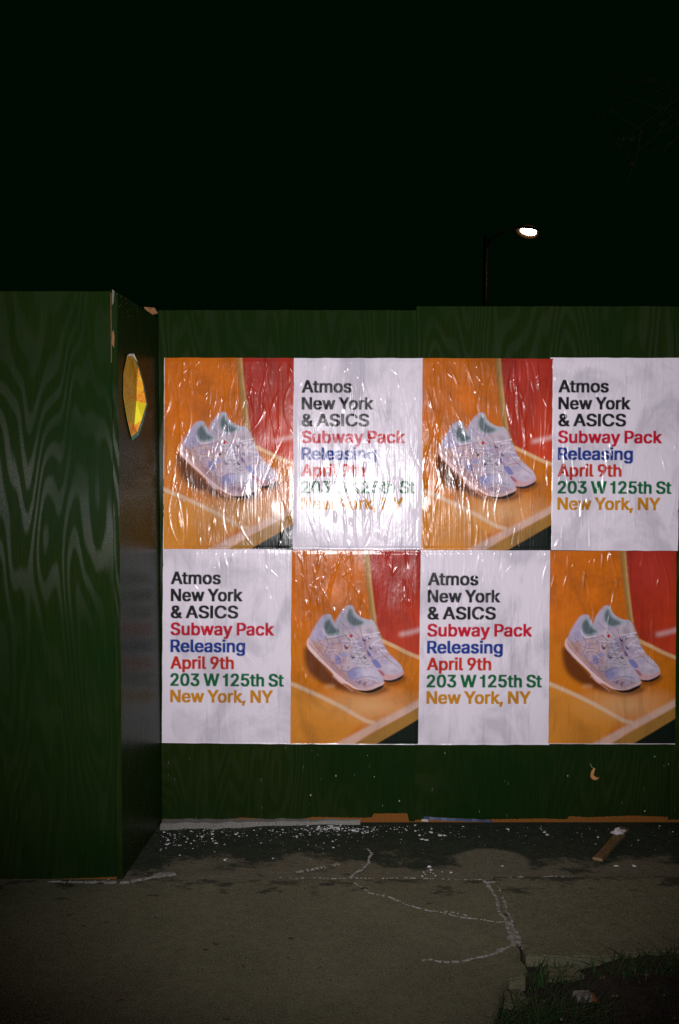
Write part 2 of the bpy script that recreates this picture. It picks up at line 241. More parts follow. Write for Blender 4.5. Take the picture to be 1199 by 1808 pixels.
GLYPH_DATA = r'''{"&":[448,[[197,-7,165,-5,136,1,110,12,88,26,69,42,54,62,43,84,36,108,34,133,36,154,40,173,47,189,58,205,70,220,85,235,101,249,120,264,140,279,216,335,237,352,243,359,249,367,255,375,259,384,261,394,262,405,260,420,255,434,245,445,233,454,219,459,201,461,189,460,178,457,168,453,159,447,151,440,145,431,141,421,138,411,137,399,138,386,141,375,145,363,152,352,159,340,169,327,204,284,438,0,364,0,171,231,121,293,108,310,96,327,87,344,81,361,77,379,75,398,77,420,82,440,91,458,102,474,117,488,134,499,154,507,176,512,200,513,224,512,246,507,266,499,283,488,297,475,308,459,317,442,322,424,324,404,323,389,320,375,315,362,309,349,301,336,291,325,281,314,269,303,256,293,154,217,135,202,121,188,110,174,103,161,98,146,97,131,98,115,102,101,109,87,118,76,130,66,143,57,158,51,175,48,193,46,213,48,232,52,251,59,269,69,286,81,301,95,315,112,327,131,336,151,343,174,348,198,349,224,408,224,406,194,403,167,397,144,389,124,380,107,371,92,345,62,333,47,315,30,294,17,271,7,246,-1,221,-5]]],",":[188,[[38,-119,68,71,137,71,84,-119]]],"0":[453,[[227,-7,191,-3,158,7,130,24,105,48,85,77,69,113,57,155,50,202,48,254,50,306,57,353,69,395,85,431,106,461,130,484,159,502,191,512,227,516,262,512,295,502,323,484,348,461,368,431,384,395,396,353,403,306,405,254,403,202,396,155,384,113,368,77,348,48,323,24,295,7,263,-3],[227,50,250,52,271,60,290,74,306,92,320,116,330,144,338,176,342,213,344,254,342,295,338,332,330,365,320,393,306,416,290,435,271,449,250,457,227,460,203,457,182,449,163,435,147,416,134,393,123,365,115,332,111,295,109,254,111,213,115,176,123,144,134,116,147,92,163,74,182,60,203,52]]],"1":[453,[[76,0,76,55,391,55,391,0],[276,509,276,0,212,0,212,448,209,448,86,358,86,427,198,509]]],"2":[453,[[64,0,64,47,234,229,282,282,294,298,303,312,311,327,316,341,319,356,320,371,319,389,315,405,308,419,298,431,287,441,273,449,258,455,241,458,224,460,205,458,188,454,172,447,159,438,148,427,139,413,132,398,128,381,127,362,66,362,68,391,75,418,86,442,102,464,121,482,143,496,168,507,196,513,225,516,254,513,281,507,306,497,328,482,346,465,361,445,372,423,379,398,381,372,380,354,377,336,371,318,363,299,351,280,336,259,317,235,294,209,267,180,153,60,153,57,389,57,389,0]]],"3":[453,[[218,-7,188,-5,159,1,133,10,108,22,88,38,70,57,57,79,48,104,44,132,109,132,112,115,118,100,126,87,137,76,150,66,165,59,182,54,200,51,219,50,239,51,258,55,275,61,291,69,304,80,315,93,323,108,328,125,329,145,328,163,323,180,316,196,306,211,292,223,275,234,254,241,229,246,201,248,157,248,157,299,288,448,288,452,70,452,70,509,372,509,372,461,211,278,211,289,247,290,279,286,308,276,333,262,354,244,371,222,383,198,391,173,393,145,390,116,383,90,370,66,354,45,333,27,309,12,281,2,251,-5]]],"5":[453,[[221,-7,192,-5,165,1,140,11,118,25,99,41,83,60,71,82,63,105,60,130,122,130,125,115,130,102,138,89,148,78,160,68,173,60,188,54,204,51,221,50,241,51,259,56,276,64,291,75,304,89,314,104,322,122,326,141,328,162,326,183,321,203,314,221,303,237,290,251,275,262,257,270,238,275,218,277,201,276,184,273,167,268,152,262,139,255,128,246,67,253,96,509,366,509,366,452,151,452,134,301,136,301,148,311,162,318,178,325,194,330,212,333,229,334,252,332,274,328,294,321,313,311,330,299,345,285,358,269,370,251,379,231,386,210,390,187,391,163,388,132,381,102,369,76,352,52,332,32,309,15,282,3,253,-4]]],"9":[453,[[226,516,256,513,285,506,310,494,333,478,352,458,368,434,380,408,387,378,389,347,387,322,382,296,373,270,359,240,340,207,315,168,200,0,130,0,301,248,307,248,302,238,295,229,287,221,278,214,268,207,257,202,245,198,232,195,218,195,188,197,161,203,137,214,116,229,98,247,83,269,72,294,66,321,64,352,66,382,73,411,85,436,101,459,120,479,143,494,168,506,196,513],[226,460,207,459,190,454,174,446,160,435,148,423,138,407,131,390,127,372,125,352,127,331,131,313,138,295,148,280,160,268,174,257,190,250,207,245,226,243,245,245,263,249,279,257,293,267,305,280,314,295,322,312,326,330,327,350,326,371,322,390,314,407,305,422,293,435,279,446,263,454,245,459]]],"A":[480,[[16,0,201,509,276,509,463,0,395,0,287,302,264,372,232,478,245,478,213,371,191,302,85,0],[110,142,110,199,370,199,370,142]]],"C":[510,[[267,-7,225,-3,186,7,150,25,119,49,92,79,70,115,53,157,44,203,40,254,44,305,53,352,70,393,92,429,119,459,150,484,186,501,225,512,267,516,293,514,317,511,340,504,362,496,383,485,402,471,419,456,435,438,448,418,459,397,467,373,473,348,408,348,404,365,397,380,389,395,380,407,369,418,357,428,344,437,330,444,315,449,300,453,284,455,267,456,237,453,209,445,184,432,161,414,141,391,125,364,113,332,106,295,103,254,106,213,113,177,125,145,141,117,161,94,184,76,210,63,237,56,267,53,284,54,300,56,315,60,330,65,344,72,357,81,369,90,380,102,389,114,397,128,404,144,408,160,473,160,467,135,459,112,448,91,435,71,420,53,402,38,383,24,363,13,341,5,317,-2,293,-6]]],"I":[300,[[31,0,31,57,118,57,118,452,31,452,31,509,269,509,269,452,183,452,183,57,269,57,269,0]]],"N":[523,[[60,0,60,509,136,509,343,183,363,151,388,107,414,55,405,54,401,108,399,157,399,195,399,509,463,509,463,0,387,0,202,290,177,331,148,381,108,452,119,454,122,384,124,328,125,291,125,0]]],"P":[445,[[60,0,60,509,235,509,272,506,305,499,332,487,356,471,375,452,390,430,400,404,407,377,409,348,407,318,400,291,390,265,375,243,356,223,332,207,305,195,272,188,235,186,109,186,109,242,233,242,257,244,279,248,297,256,312,266,324,279,333,294,339,310,343,328,344,348,343,367,339,385,333,402,324,416,312,428,297,439,279,446,257,451,232,452,125,452,125,0]]],"R":[449,[[60,0,60,509,236,509,273,506,305,500,333,489,356,473,376,455,390,433,401,408,407,381,409,352,407,323,401,296,390,271,376,250,356,232,333,217,305,206,273,200,236,198,96,198,96,255,234,255,258,256,280,260,298,267,313,276,325,287,334,300,340,316,344,333,345,352,344,371,340,389,334,405,325,419,313,430,298,440,279,446,258,451,233,452,125,452,125,0],[353,0,230,229,303,229,428,0]]],"S":[447,[[224,-9,188,-7,156,-1,128,9,102,23,81,40,64,60,51,83,42,109,38,137,104,137,108,118,114,102,123,88,136,76,150,66,166,59,185,53,204,50,224,49,246,50,267,54,286,60,303,69,317,79,329,92,338,106,344,122,346,139,344,154,340,168,332,179,322,189,310,197,296,205,280,211,263,217,245,222,184,239,145,253,112,269,86,289,67,313,56,341,52,372,54,400,62,425,75,448,92,468,113,484,138,498,165,508,195,514,227,516,259,514,289,508,316,498,340,484,360,468,377,449,390,427,398,403,401,378,337,378,332,402,320,421,302,437,280,449,254,456,225,459,204,457,185,454,167,448,152,440,139,430,129,418,121,405,117,391,115,376,117,359,122,345,131,334,142,324,155,315,169,308,184,302,198,297,212,293,264,279,312,264,328,256,344,248,359,238,372,226,384,213,395,198,402,180,407,161,408,139,406,112,399,87,386,64,370,43,349,25,323,11,294,0,261,-7]]],"W":[686,[[155,0,16,509,82,509,163,196,175,145,187,94,197,40,189,40,200,94,211,145,224,196,306,509,380,509,462,196,474,145,486,94,497,40,488,40,499,94,510,145,523,196,603,509,670,509,530,0,455,0,368,323,351,391,336,475,350,475,335,395,318,323,230,0]]],"Y":[472,[[203,0,203,208,16,509,91,509,192,344,222,292,231,274,240,254,250,230,224,230,233,254,242,275,251,293,280,344,381,509,455,509,268,208,268,0]]],"a":[389,[[160,-9,137,-7,115,-3,94,5,76,15,60,29,48,45,38,63,32,84,30,108,32,128,36,146,43,161,53,174,64,184,78,193,92,200,108,206,125,211,178,220,234,227,247,229,257,231,265,235,271,240,274,246,276,255,276,257,275,272,272,285,267,297,260,307,251,315,240,322,227,327,212,330,196,331,178,330,163,327,149,322,137,316,127,309,118,301,110,292,104,283,100,274,41,291,51,313,64,331,79,346,95,358,114,368,133,375,153,380,173,383,194,384,208,384,223,382,239,379,255,375,271,369,286,360,300,350,312,336,322,320,330,301,335,278,337,251,337,0,277,0,277,52,272,52,267,43,260,34,252,25,242,16,229,8,215,1,199,-4,181,-7],[170,45,192,47,211,51,228,59,242,68,254,80,263,93,270,108,274,122,276,138,276,190,272,187,267,184,259,182,231,176,200,171,175,168,161,166,147,163,134,159,122,153,112,147,103,139,97,130,93,118,92,105,93,93,96,82,102,72,109,64,119,57,130,52,142,48,156,46]]],"b":[424,[[229,-8,208,-7,189,-3,172,4,159,12,147,21,138,31,118,59,112,59,112,0,53,0,53,509,114,509,114,319,118,319,137,346,147,355,158,364,171,373,188,379,207,383,229,384,259,382,287,374,313,361,335,342,354,320,370,293,381,261,388,227,390,189,388,151,381,116,370,84,355,57,336,34,313,16,288,3,260,-6],[220,47,242,49,262,55,279,66,294,80,306,97,316,117,323,139,327,163,328,189,327,215,323,239,316,261,307,281,295,298,280,311,262,322,243,328,220,330,198,328,178,322,161,312,147,299,134,282,125,263,118,241,114,216,113,189,114,162,118,138,125,115,135,95,147,78,162,65,179,55,198,49]]],"c":[396,[[207,-8,174,-5,144,3,117,16,93,35,72,58,56,85,44,116,37,150,34,187,37,225,44,260,56,291,72,318,93,341,117,360,144,374,174,382,207,384,226,384,243,381,260,377,276,371,291,364,305,356,318,346,330,335,340,322,349,308,356,293,362,277,303,262,300,272,295,281,290,289,284,297,278,304,270,311,261,316,252,321,242,325,231,328,220,329,207,330,184,328,163,321,145,310,130,296,118,278,108,258,102,236,98,212,96,187,98,163,102,139,108,117,118,97,130,80,145,66,163,55,184,49,207,46,220,47,232,49,243,52,253,55,262,60,271,66,279,73,285,80,292,89,297,98,301,107,304,117,363,102,357,86,350,70,341,56,331,43,319,32,306,21,292,12,277,5,261,-1,244,-5,226,-7]]],"e":[404,[[212,-8,177,-5,145,3,117,16,92,35,72,58,56,85,44,116,37,150,34,187,36,224,44,258,55,290,71,317,91,340,115,359,142,373,172,382,205,384,226,383,246,380,266,374,285,366,303,355,319,341,334,324,347,305,357,282,365,256,370,227,371,194,371,169,75,169,75,221,338,221,310,202,308,226,304,248,298,269,288,286,277,301,263,314,246,323,227,328,205,330,183,328,164,323,146,313,131,301,119,286,109,270,102,251,97,231,96,211,96,178,98,151,102,127,110,106,121,88,135,73,151,61,169,53,190,48,212,46,227,47,241,49,254,53,265,58,276,65,285,73,294,82,300,93,306,105,365,91,358,72,348,55,335,39,320,26,302,14,283,4,261,-3,237,-7]]],"g":[425,[[207,-151,180,-149,156,-146,134,-140,114,-132,97,-122,82,-110,70,-97,59,-84,51,-69,101,-41,122,-66,131,-74,142,-82,154,-88,169,-93,187,-96,207,-97,236,-95,261,-87,282,-75,298,-58,308,-34,311,-6,311,68,306,68,287,41,277,32,266,23,252,16,236,10,217,6,195,5,165,7,138,14,113,27,90,43,71,65,55,90,43,120,36,154,34,191,36,229,43,263,55,293,71,320,90,342,112,361,138,374,166,382,196,384,218,383,237,379,253,373,267,365,279,356,288,346,308,319,313,319,313,379,372,379,372,-9,370,-40,363,-67,350,-90,334,-109,314,-124,291,-136,265,-144,237,-149],[205,59,227,61,246,66,264,75,278,87,290,103,300,121,307,142,311,166,312,193,311,219,307,242,300,264,291,283,279,299,264,312,247,322,227,328,205,330,182,328,163,322,145,312,130,298,118,282,109,262,102,241,98,218,96,193,98,167,102,144,109,123,118,104,131,88,145,76,163,66,183,61]]],"h":[410,[[114,227,114,0,53,0,53,509,114,509,114,287,102,287,116,319,132,344,152,362,175,374,200,382,227,384,252,383,275,377,295,369,313,356,328,340,341,321,350,298,355,271,357,240,357,0,296,0,296,235,293,263,286,286,273,304,256,318,235,326,210,329,192,328,176,324,161,317,147,308,136,297,126,283,119,266,115,248]]],"i":[167,[[53,0,53,379,114,379,114,0],[84,443,73,444,63,448,54,455,47,463,43,472,41,483,43,494,47,504,54,512,63,518,73,522,84,524,95,522,105,518,114,512,121,504,125,494,126,483,125,472,121,463,114,455,105,448,95,444]]],"k":[381,[[110,137,110,212,121,212,284,379,360,379,184,199,177,199],[53,0,53,509,114,509,114,0],[294,0,148,186,191,229,372,0]]],"l":[189,[[139,-2,112,0,91,8,74,20,62,37,55,59,53,84,53,509,114,509,114,99,114,83,117,71,120,62,126,57,135,53,146,52,160,53,170,54,181,3,162,-1]]],"m":[610,[[53,0,53,379,112,379,112,295,108,295,114,314,122,331,132,346,144,358,158,368,172,376,187,382,203,385,219,386,245,383,268,375,287,361,303,342,314,320,321,295,312,295,318,312,326,329,337,343,350,356,364,366,381,375,398,381,417,385,437,386,458,385,478,380,497,372,514,361,529,346,541,328,550,307,555,283,557,255,557,0,496,0,496,254,493,279,485,298,473,313,456,323,438,329,419,330,402,329,387,326,374,320,363,312,353,302,345,290,340,277,336,263,335,247,335,0,274,0,274,260,272,280,265,297,253,311,238,322,220,328,199,330,185,329,171,326,158,320,145,312,135,302,126,289,119,274,115,257,114,238,114,0]]],"n":[410,[[114,227,114,0,53,0,53,379,112,379,112,287,102,287,116,319,132,344,152,362,175,374,200,382,227,384,252,383,275,377,295,369,313,356,328,340,341,321,350,298,355,271,357,240,357,0,296,0,296,235,293,263,286,286,273,304,256,318,235,326,210,329,192,328,176,324,161,317,147,308,136,297,126,283,119,266,115,248]]],"o":[415,[[207,-8,174,-5,144,3,117,16,93,35,72,58,56,85,44,116,37,150,34,187,37,225,44,260,56,291,72,318,93,341,117,360,144,374,174,382,207,384,241,382,271,374,299,360,323,341,343,318,359,291,371,260,379,225,381,187,379,150,371,116,359,85,343,58,323,35,299,16,271,3,241,-5],[207,46,231,49,252,55,270,66,285,80,298,97,307,117,314,139,318,163,319,187,318,212,314,236,307,258,298,278,285,296,270,310,252,321,231,328,207,330,184,328,163,321,145,310,130,296,118,278,108,258,102,236,98,212,96,187,98,163,102,139,108,117,118,97,130,80,145,66,163,55,184,49]]],"p":[424,[[53,-143,53,379,112,379,112,319,118,319,137,346,147,355,158,364,171,373,188,379,207,383,229,384,259,382,287,374,313,361,335,342,354,320,370,293,381,261,388,227,390,189,388,151,381,116,370,84,355,57,336,34,313,16,288,3,260,-6,229,-8,208,-7,189,-3,173,4,159,12,147,21,138,31,118,59,114,59,114,-143],[220,47,242,49,262,55,279,66,294,80,306,97,316,117,323,139,327,163,328,189,327,215,323,239,316,261,307,281,295,298,280,311,262,322,243,328,220,330,198,328,178,322,161,312,147,299,134,282,125,263,118,241,114,216,113,189,114,162,118,138,125,115,135,95,147,78,162,65,179,55,198,49]]],"r":[259,[[53,0,53,379,112,379,112,321,115,321,124,339,137,354,152,367,171,377,191,383,213,385,229,384,243,384,243,322,230,324,207,326,190,324,174,321,159,315,146,306,135,296,126,284,119,269,115,254,114,237,114,0]]],"s":[365,[[182,-8,157,-7,133,-3,112,3,93,12,76,24,62,38,50,54,41,73,36,94,94,107,101,87,111,72,124,60,141,52,160,47,181,45,206,47,227,53,244,62,258,74,265,88,268,103,266,115,262,126,254,136,243,144,229,150,212,155,149,170,118,180,92,192,72,208,58,227,50,249,47,274,49,295,55,314,65,332,79,347,95,360,115,370,137,378,161,383,187,384,212,383,234,379,254,372,271,363,286,352,299,339,309,324,318,308,324,290,268,277,262,291,254,304,243,316,228,325,210,331,187,333,166,331,147,326,131,317,119,305,111,292,109,277,110,264,115,253,124,243,136,235,152,229,172,223,229,209,261,200,287,187,306,171,320,153,328,131,331,107,329,85,323,65,312,47,298,31,281,18,260,6,236,-2,210,-7]]],"t":[227,[[204,379,204,327,6,327,6,379],[65,471,126,471,126,98,127,83,130,70,136,61,144,55,156,51,170,50,185,51,202,54,213,2,192,-3,168,-4,138,-1,113,7,92,21,77,41,68,64,65,93]]],"u":[410,[[182,-5,158,-3,135,2,115,11,97,23,82,39,69,59,60,82,54,109,53,139,53,379,114,379,114,144,116,117,124,94,137,75,154,61,175,53,200,50,218,51,234,55,249,62,263,71,274,83,283,97,290,113,295,132,296,153,296,379,357,379,357,0,298,0,298,92,307,92,294,60,277,35,257,17,234,5,209,-3]]],"w":[567,[[138,0,23,379,87,379,133,214,154,137,175,41,165,41,186,135,206,214,252,379,316,379,362,214,382,136,402,41,391,41,413,135,434,214,480,379,545,379,429,0,368,0,319,172,305,225,291,280,277,338,291,338,277,280,263,225,248,172,199,0]]],"y":[389,[[47,-139,61,-86,71,-87,83,-89,94,-90,104,-89,113,-86,122,-81,130,-74,138,-64,145,-51,151,-36,163,-1,17,379,84,379,165,155,173,132,180,109,187,87,206,21,184,21,202,87,224,155,305,379,371,379,204,-58,196,-77,187,-93,177,-107,165,-119,153,-128,139,-136,125,-141,109,-144,91,-145,65,-143]]]}'''
# ---------------------------------------------------------------- flat print: text poster and photo poster, painted as arrays
GLYPHS = json.loads(GLYPH_DATA)
CAP = max(GLYPHS['N'][1][0][1::2])
GLYPHS['I'] = [165, [[45, 0, 112, 0, 112, CAP, 45, CAP]]]
GLYPHS['1'] = [345, [[175, 0, 240, 0, 240, CAP, 190, CAP, 178, CAP - 45, 150, CAP - 78, 105, CAP - 95, 62, CAP - 98, 62, CAP - 145, 175, CAP - 145]]]
def srgb(*c):
    c = np.array(c, float) / 255.0
    return np.where(c <= 0.04045, c / 12.92, ((c + 0.055) / 1.055) ** 2.4)
def fill_loops(loops, W, H):
    """even-odd scanline fill of closed loops given in pixel units (y down) -> float mask"""
    m = np.zeros((H, W), bool)
    X0 = np.concatenate([l[:, 0] for l in loops]); Y0 = np.concatenate([l[:, 1] for l in loops])
    X1 = np.concatenate([np.roll(l[:, 0], -1) for l in loops]); Y1 = np.concatenate([np.roll(l[:, 1], -1) for l in loops])
    ya, yb = max(0, int(Y0.min()) - 1), min(H, int(Y0.max()) + 2)
    for r in range(ya, yb):
        y = r + 0.5
        k = (Y0 <= y) != (Y1 <= y)
        if not k.any(): continue
        xs = np.sort(X0[k] + (y - Y0[k]) / (Y1[k] - Y0[k]) * (X1[k] - X0[k]))
        for a, b in zip(xs[0::2], xs[1::2]):
            i, j = max(0, int(math.ceil(a - 0.5))), min(W, int(math.ceil(b - 0.5)))
            if j > i: m[r, i:j] = True
    return m.astype(float)
def box_blur(a, r, n=2):
    if r < 1: return a
    for _ in range(n):
        for ax in (0, 1):
            pad = [(0, 0)] * a.ndim; pad[ax] = (r + 1, r)
            c = np.cumsum(np.pad(a, pad, mode='edge'), axis=ax)
            L = a.shape[ax]
            a = (np.take(c, np.arange(2 * r + 1, 2 * r + 1 + L), axis=ax) - np.take(c, np.arange(0, L), axis=ax)) / (2 * r + 1)
    return a
def smooth_loop(p, n=5):
    p = np.array(p, float); out = []
    L = len(p)
    for i in range(L):
        a, b, c, d = p[i - 1], p[i], p[(i + 1) % L], p[(i + 2) % L]
        for t in np.arange(n) / n:
            out.append(0.5 * (2 * b + (c - a) * t + (2 * a - 5 * b + 4 * c - d) * t * t + (3 * b - a - 3 * c + d) * t ** 3))
    return np.array(out)
def stroke_loop(p, w):
    """a polyline widened to a closed loop; w is one width or one per point"""
    p = np.array(p, float); w = np.broadcast_to(np.array(w, float), (len(p),))
    t = np.gradient(p, axis=0); t /= np.maximum(1e-9, np.hypot(t[:, 0], t[:, 1]))[:, None]
    nrm = np.stack([-t[:, 1], t[:, 0]], 1) * (w / 2)[:, None]
    return np.concatenate([p + nrm, (p - nrm)[::-1]])
def value_noise(rng, H, W, cy, cx):
    g = rng.random((cy + 3, cx + 3))
    y = np.linspace(0, cy, H); x = np.linspace(0, cx, W)
    yi, xi = y.astype(int), x.astype(int); fy, fx = y - yi, x - xi
    fy = fy * fy * (3 - 2 * fy); fx = fx * fx * (3 - 2 * fx)
    a = g[yi][:, xi] * (1 - fx) + g[yi][:, xi + 1] * fx
    b = g[yi + 1][:, xi] * (1 - fx) + g[yi + 1][:, xi + 1] * fx
    return a * (1 - fy)[:, None] + b * fy[:, None]
def shrink(a, s):
    H, W = a.shape[0] // s, a.shape[1] // s
    return a[:H * s, :W * s].reshape(H, s, W, s, -1).mean((1, 3))

PAPER = np.array([0.70, 0.645, 0.72])
LINES = [  # words, width and baseline as fractions of the poster, ink
    ('Atmos', 0.384, 0.1815, (28, 28, 32)), ('New York', 0.551, 0.2690, (28, 28, 32)), ('& ASICS', 0.519, 0.3555, (28, 28, 32)),
    ('Subway Pack', 0.795, 0.4425, (205, 20, 50)), ('Releasing', 0.574, 0.5290, (22, 62, 150)), ('April 9th', 0.488, 0.6155, (205, 48, 30)),
    ('203 W 125th St', 0.872, 0.7030, (10, 105, 58)), ('New York, NY', 0.789, 0.7875, (208, 140, 24))]
KERN = {'Yo': -45, 'At': -12, 'Pa': -12, 'rk': 4, ' W': -10, 'W ': -30, 'k,': -20}
def paint_text(W, H, s=3, ww=0.612, hh=0.92):
    w, h = W * s, H * s
    img = np.empty((h, w, 3)); img[:] = PAPER
    capm = 0.0655                                        # cap height as a fraction of the poster's height
    capg = max(GLYPHS['N'][1][0][1::2])
    for words, width, base, ink in LINES:
        x = 0; items = []
        for i, ch in enumerate(words):
            if ch == ' ': x += 150; continue
            adv, loops = GLYPHS[ch]
            kern = KERN.get(words[i:i + 2], 0)
            items.append((x, loops)); x += adv + 6 + kern
        lo = min(min(l[0::2]) + ox for ox, ls in items for l in ls); hi = max(max(l[0::2]) + ox for ox, ls in items for l in ls)
        ey = capm * h / capg; ex = width * w / (hi - lo)
        bold = 0.0054 * w
        ex = (width * w - 2 * bold) / (hi - lo)
        L = []
        for ox, ls in items:
            for l in ls:
                a = np.array(l, float).reshape(-1, 2)
                L.append(np.stack([0.066 * w + bold + (a[:, 0] + ox - lo) * ex, base * h - bold * 0.5 - a[:, 1] * (ey - bold / capg)], 1))
        m = fill_loops(L, w, h)
        k = int(round(bold)); d = m.copy()
        for dy in range(-k, k + 1):
            for dx in range(-k, k + 1):
                if abs(dy) <= 0.7 * k: d = np.maximum(d, np.roll(np.roll(m, dy, 0), dx, 1))
        img = img * (1 - d[..., None]) + srgb(*ink) * 0.80 * d[..., None]
    return shrink(img, s)

def paint_photo(W, H, s=2):
    w, h = W * s, H * s
    rng = np.random.default_rng(11)
    img = np.empty((h, w, 3))
    V, U = np.meshgrid((np.arange(h) + .5) / h, (np.arange(w) + .5) / w, indexing='ij')
    def Z(p):                                            # close-up units -> raster
        p = np.array(p, float); u = (5 + p[:, 0] / 5.45) / 225.0; v = (69 + p[:, 1] / 5.45) / 342.0
        return np.stack([u * w, v * h], 1)
    def Q(p):                                            # poster fractions -> raster
        return np.array(p, float) * [w, h]
    unit = w / 225.0 / 5.45
    def put(m, c, a=1.0, soft=0):
        nonlocal img
        if soft: m = box_blur(m, max(1, int(soft * w)))
        m = (m * a)[..., None]
        img = img * (1 - m) + np.asarray(c) * m
    def poly(p, c, a=1.0, soft=0, q=Z, sm=4, clip=None):
        m = fill_loops([smooth_loop(q(p), sm) if sm else q(p)], w, h)
        if clip is not None: m = m * clip
        put(m, c, a, soft); return m
    def line(p, wd, c, a=1.0, soft=0, q=Z, clip=None):
        pts = q(p)
        if len(pts) > 2:
            pts = smooth_loop(np.concatenate([pts, pts[::-1]]), 4)[:4 * (len(p) - 1) + 1]
        m = fill_loops([stroke_loop(pts, wd * unit)], w, h)
        if clip is not None: m = m * clip
        put(m, c, a, soft)
    n1 = value_noise(rng, h, w, 9, 6); n2 = value_noise(rng, h, w, 60, 40)
    # orange shell of the seat
    img[:] = srgb(202, 108, 14)
    img *= (0.85 + 0.3 * n1 + 0.16 * (n2 - .5))[..., None]
    put(np.clip(1 - np.hypot((U - .28) / .5, (V - .62) / .35), 0, 1), srgb(222, 136, 28), .7)
    # red panel, darker toward its top
    red = [(.585, -.02), (1.02, -.02), (1.02, .548), (.80, .49), (.69, .44), (.645, .36), (.61, .2)]
    m = fill_loops([Q(red)], w, h)
    put(m, srgb(162, 42, 24)); put(m * np.clip(V / .5, 0, 1) * np.clip((U - .6) / .3, 0, 1), srgb(216, 72, 34), .8)
    put(m * np.clip(1 - np.hypot((U - .78) / .22, (V - .10) / .16), 0, 1), srgb(184, 58, 46), .8)
    # tan upright between orange and red
    line([(.572, -.02), (.592, .12), (.618, .26), (.645, .38), (.70, .47)], 52, srgb(172, 130, 62), 1, .005, Q)
    line([(.588, -.02), (.606, .12), (.632, .26), (.655, .37)], 14, srgb(206, 176, 116), .7, .004, Q)
    line([(.556, -.02), (.575, .12), (.602, .26), (.632, .38)], 12, srgb(120, 74, 20), .6, .006, Q)
    # streak of light on the red
    line([(.84, .432), (.93, .420), (1.02, .402)], 26, srgb(250, 226, 220), .8, .014, Q)
    # cream rim of the seat, far side
    line([(.70, .462), (.80, .492), (.90, .525), (1.02, .556)], 34, srgb(226, 190, 138), 1, .004, Q)
    # seat pan
    poly([(-.05, .30), (.10, .50), (.4, .5), (.72, .478), (.9, .54), (1.05, .58), (1.05, .80), (.40, 1.05), (-.05, 1.05)], srgb(204, 124, 18), .55, .02, Q, 0)
    put(np.clip(1 - np.hypot((U - .62) / .5, (V - .80) / .12), 0, 1), srgb(226, 184, 128), .75)
    # near corner paler, with its cream stripe
    poly([(-.05, .66), (.15, .72), (.38, .80), (.56, .88), (.30, 1.05), (-.05, 1.05)], srgb(214, 150, 58), .6, .01, Q, 0)
    line([(-.05, .672), (.08, .705), (.24, .752), (.42, .812), (.58, .872), (.66, .885)], 36, srgb(222, 196, 160), .85, .006, Q)
    # cream front lip, tan front face, dark gap
    poly([(.20, 1.05), (.34, 1.0), (.60, .905), (.80, .835), (1.05, .745), (1.05, .80), (.80, .88), (.60, .95), (.45, 1.05)], srgb(216, 190, 172), .8, .010, Q, 0)
    poly([(.40, 1.05), (.52, .985), (.70, .915), (.86, .855), (1.05, .782), (1.05, .87), (.86, .94), (.70, 1.0), (.62, 1.05)], srgb(164, 122, 52), 1, .004, Q, 0)
    poly([(.61, 1.02), (.70, .982), (.82, .935), (1.05, .842), (1.05, 1.05), (.61, 1.05)], srgb(14, 26, 18), 1, .003, Q, 0)
    # soft printed shadow beneath the shoes
    poly([(105, 560), (160, 560), (260, 680), (420, 850), (560, 945), (700, 985), (880, 930), (900, 960), (760, 1010), (600, 1000), (440, 960), (280, 900), (160, 810), (110, 690)], srgb(70, 24, 8), .85, .016)
    poly([(860, 880), (960, 880), (1050, 820), (1070, 850), (980, 910), (880, 915)], srgb(110, 58, 14), .8, .012)
    BODY = srgb(206, 196, 210); PINK = srgb(214, 176, 182); BLUE = srgb(142, 152, 206); TEAL = srgb(120, 150, 150)
    def texture(m, seed, dens):
        r = np.random.default_rng(seed)
        t = value_noise(r, h, w, 46, 31); put(m * np.clip((t - .60) * 5, 0, 1), PINK, .55)
        t = value_noise(r, h, w, 40, 27); put(m * np.clip((t - .66) * 6, 0, 1), srgb(160, 164, 208), .6)
        t = value_noise(r, h, w, 60, 40); put(m * np.clip((t - .72) * 8, 0, 1), srgb(190, 140, 120), .55 * dens)
        t = value_noise(r, h, w, 30, 20); put(m * np.clip(1 - abs(t - .5) * 60, 0, 1), srgb(128, 104, 128), .5 * dens)
    # ---- far shoe
    far = fill_loops([smooth_loop(Z([(520, 148), (560, 158), (580, 210), (612, 245), (680, 282), (742, 290), (785, 345), (802, 402), (830, 465), (862, 540), (905, 605), (955, 655), (1012, 712), (1042, 770), (1036, 812), (965, 852), (900, 864), (850, 850), (800, 790), (740, 700), (660, 580), (560, 470), (470, 400), (405, 345), (400, 298), (436, 236), (478, 178)]))], w, h)
    poly([(862, 858), (960, 850), (1038, 806), (1034, 842), (965, 880), (890, 884)], srgb(24, 16, 14), 1, .002)
    put(far, BODY); texture(far, 3, .8)
    put(far * np.clip((U * 225 - 5) * 5.45 / 300 - 2.0, 0, 1) * np.clip(((V * 342 - 69) * 5.45 - 560) / 250, 0, 1), srgb(212, 204, 222), .6)
    poly([(860, 800), (960, 820), (1036, 780), (1036, 812), (965, 850), (900, 862), (850, 846)], srgb(226, 176, 172), .85, .004, clip=far)
    poly([(400, 300), (440, 236), (480, 180), (500, 240), (505, 300), (470, 390), (405, 345)], srgb(186, 186, 206), .6, .006, clip=far)
    poly([(528, 160), (560, 172), (580, 226), (625, 264), (690, 292), (748, 304), (650, 346), (592, 358), (540, 345), (500, 296), (494, 228)], srgb(188, 200, 206), 1, .002)
    poly([(528, 186), (552, 196), (566, 246), (612, 284), (668, 312), (640, 336), (590, 350), (545, 336), (508, 290), (504, 236)], srgb(98, 116, 122), .95, .008)
    poly([(740, 680), (786, 668), (836, 738), (790, 744)], srgb(120, 132, 196), .9, .003)
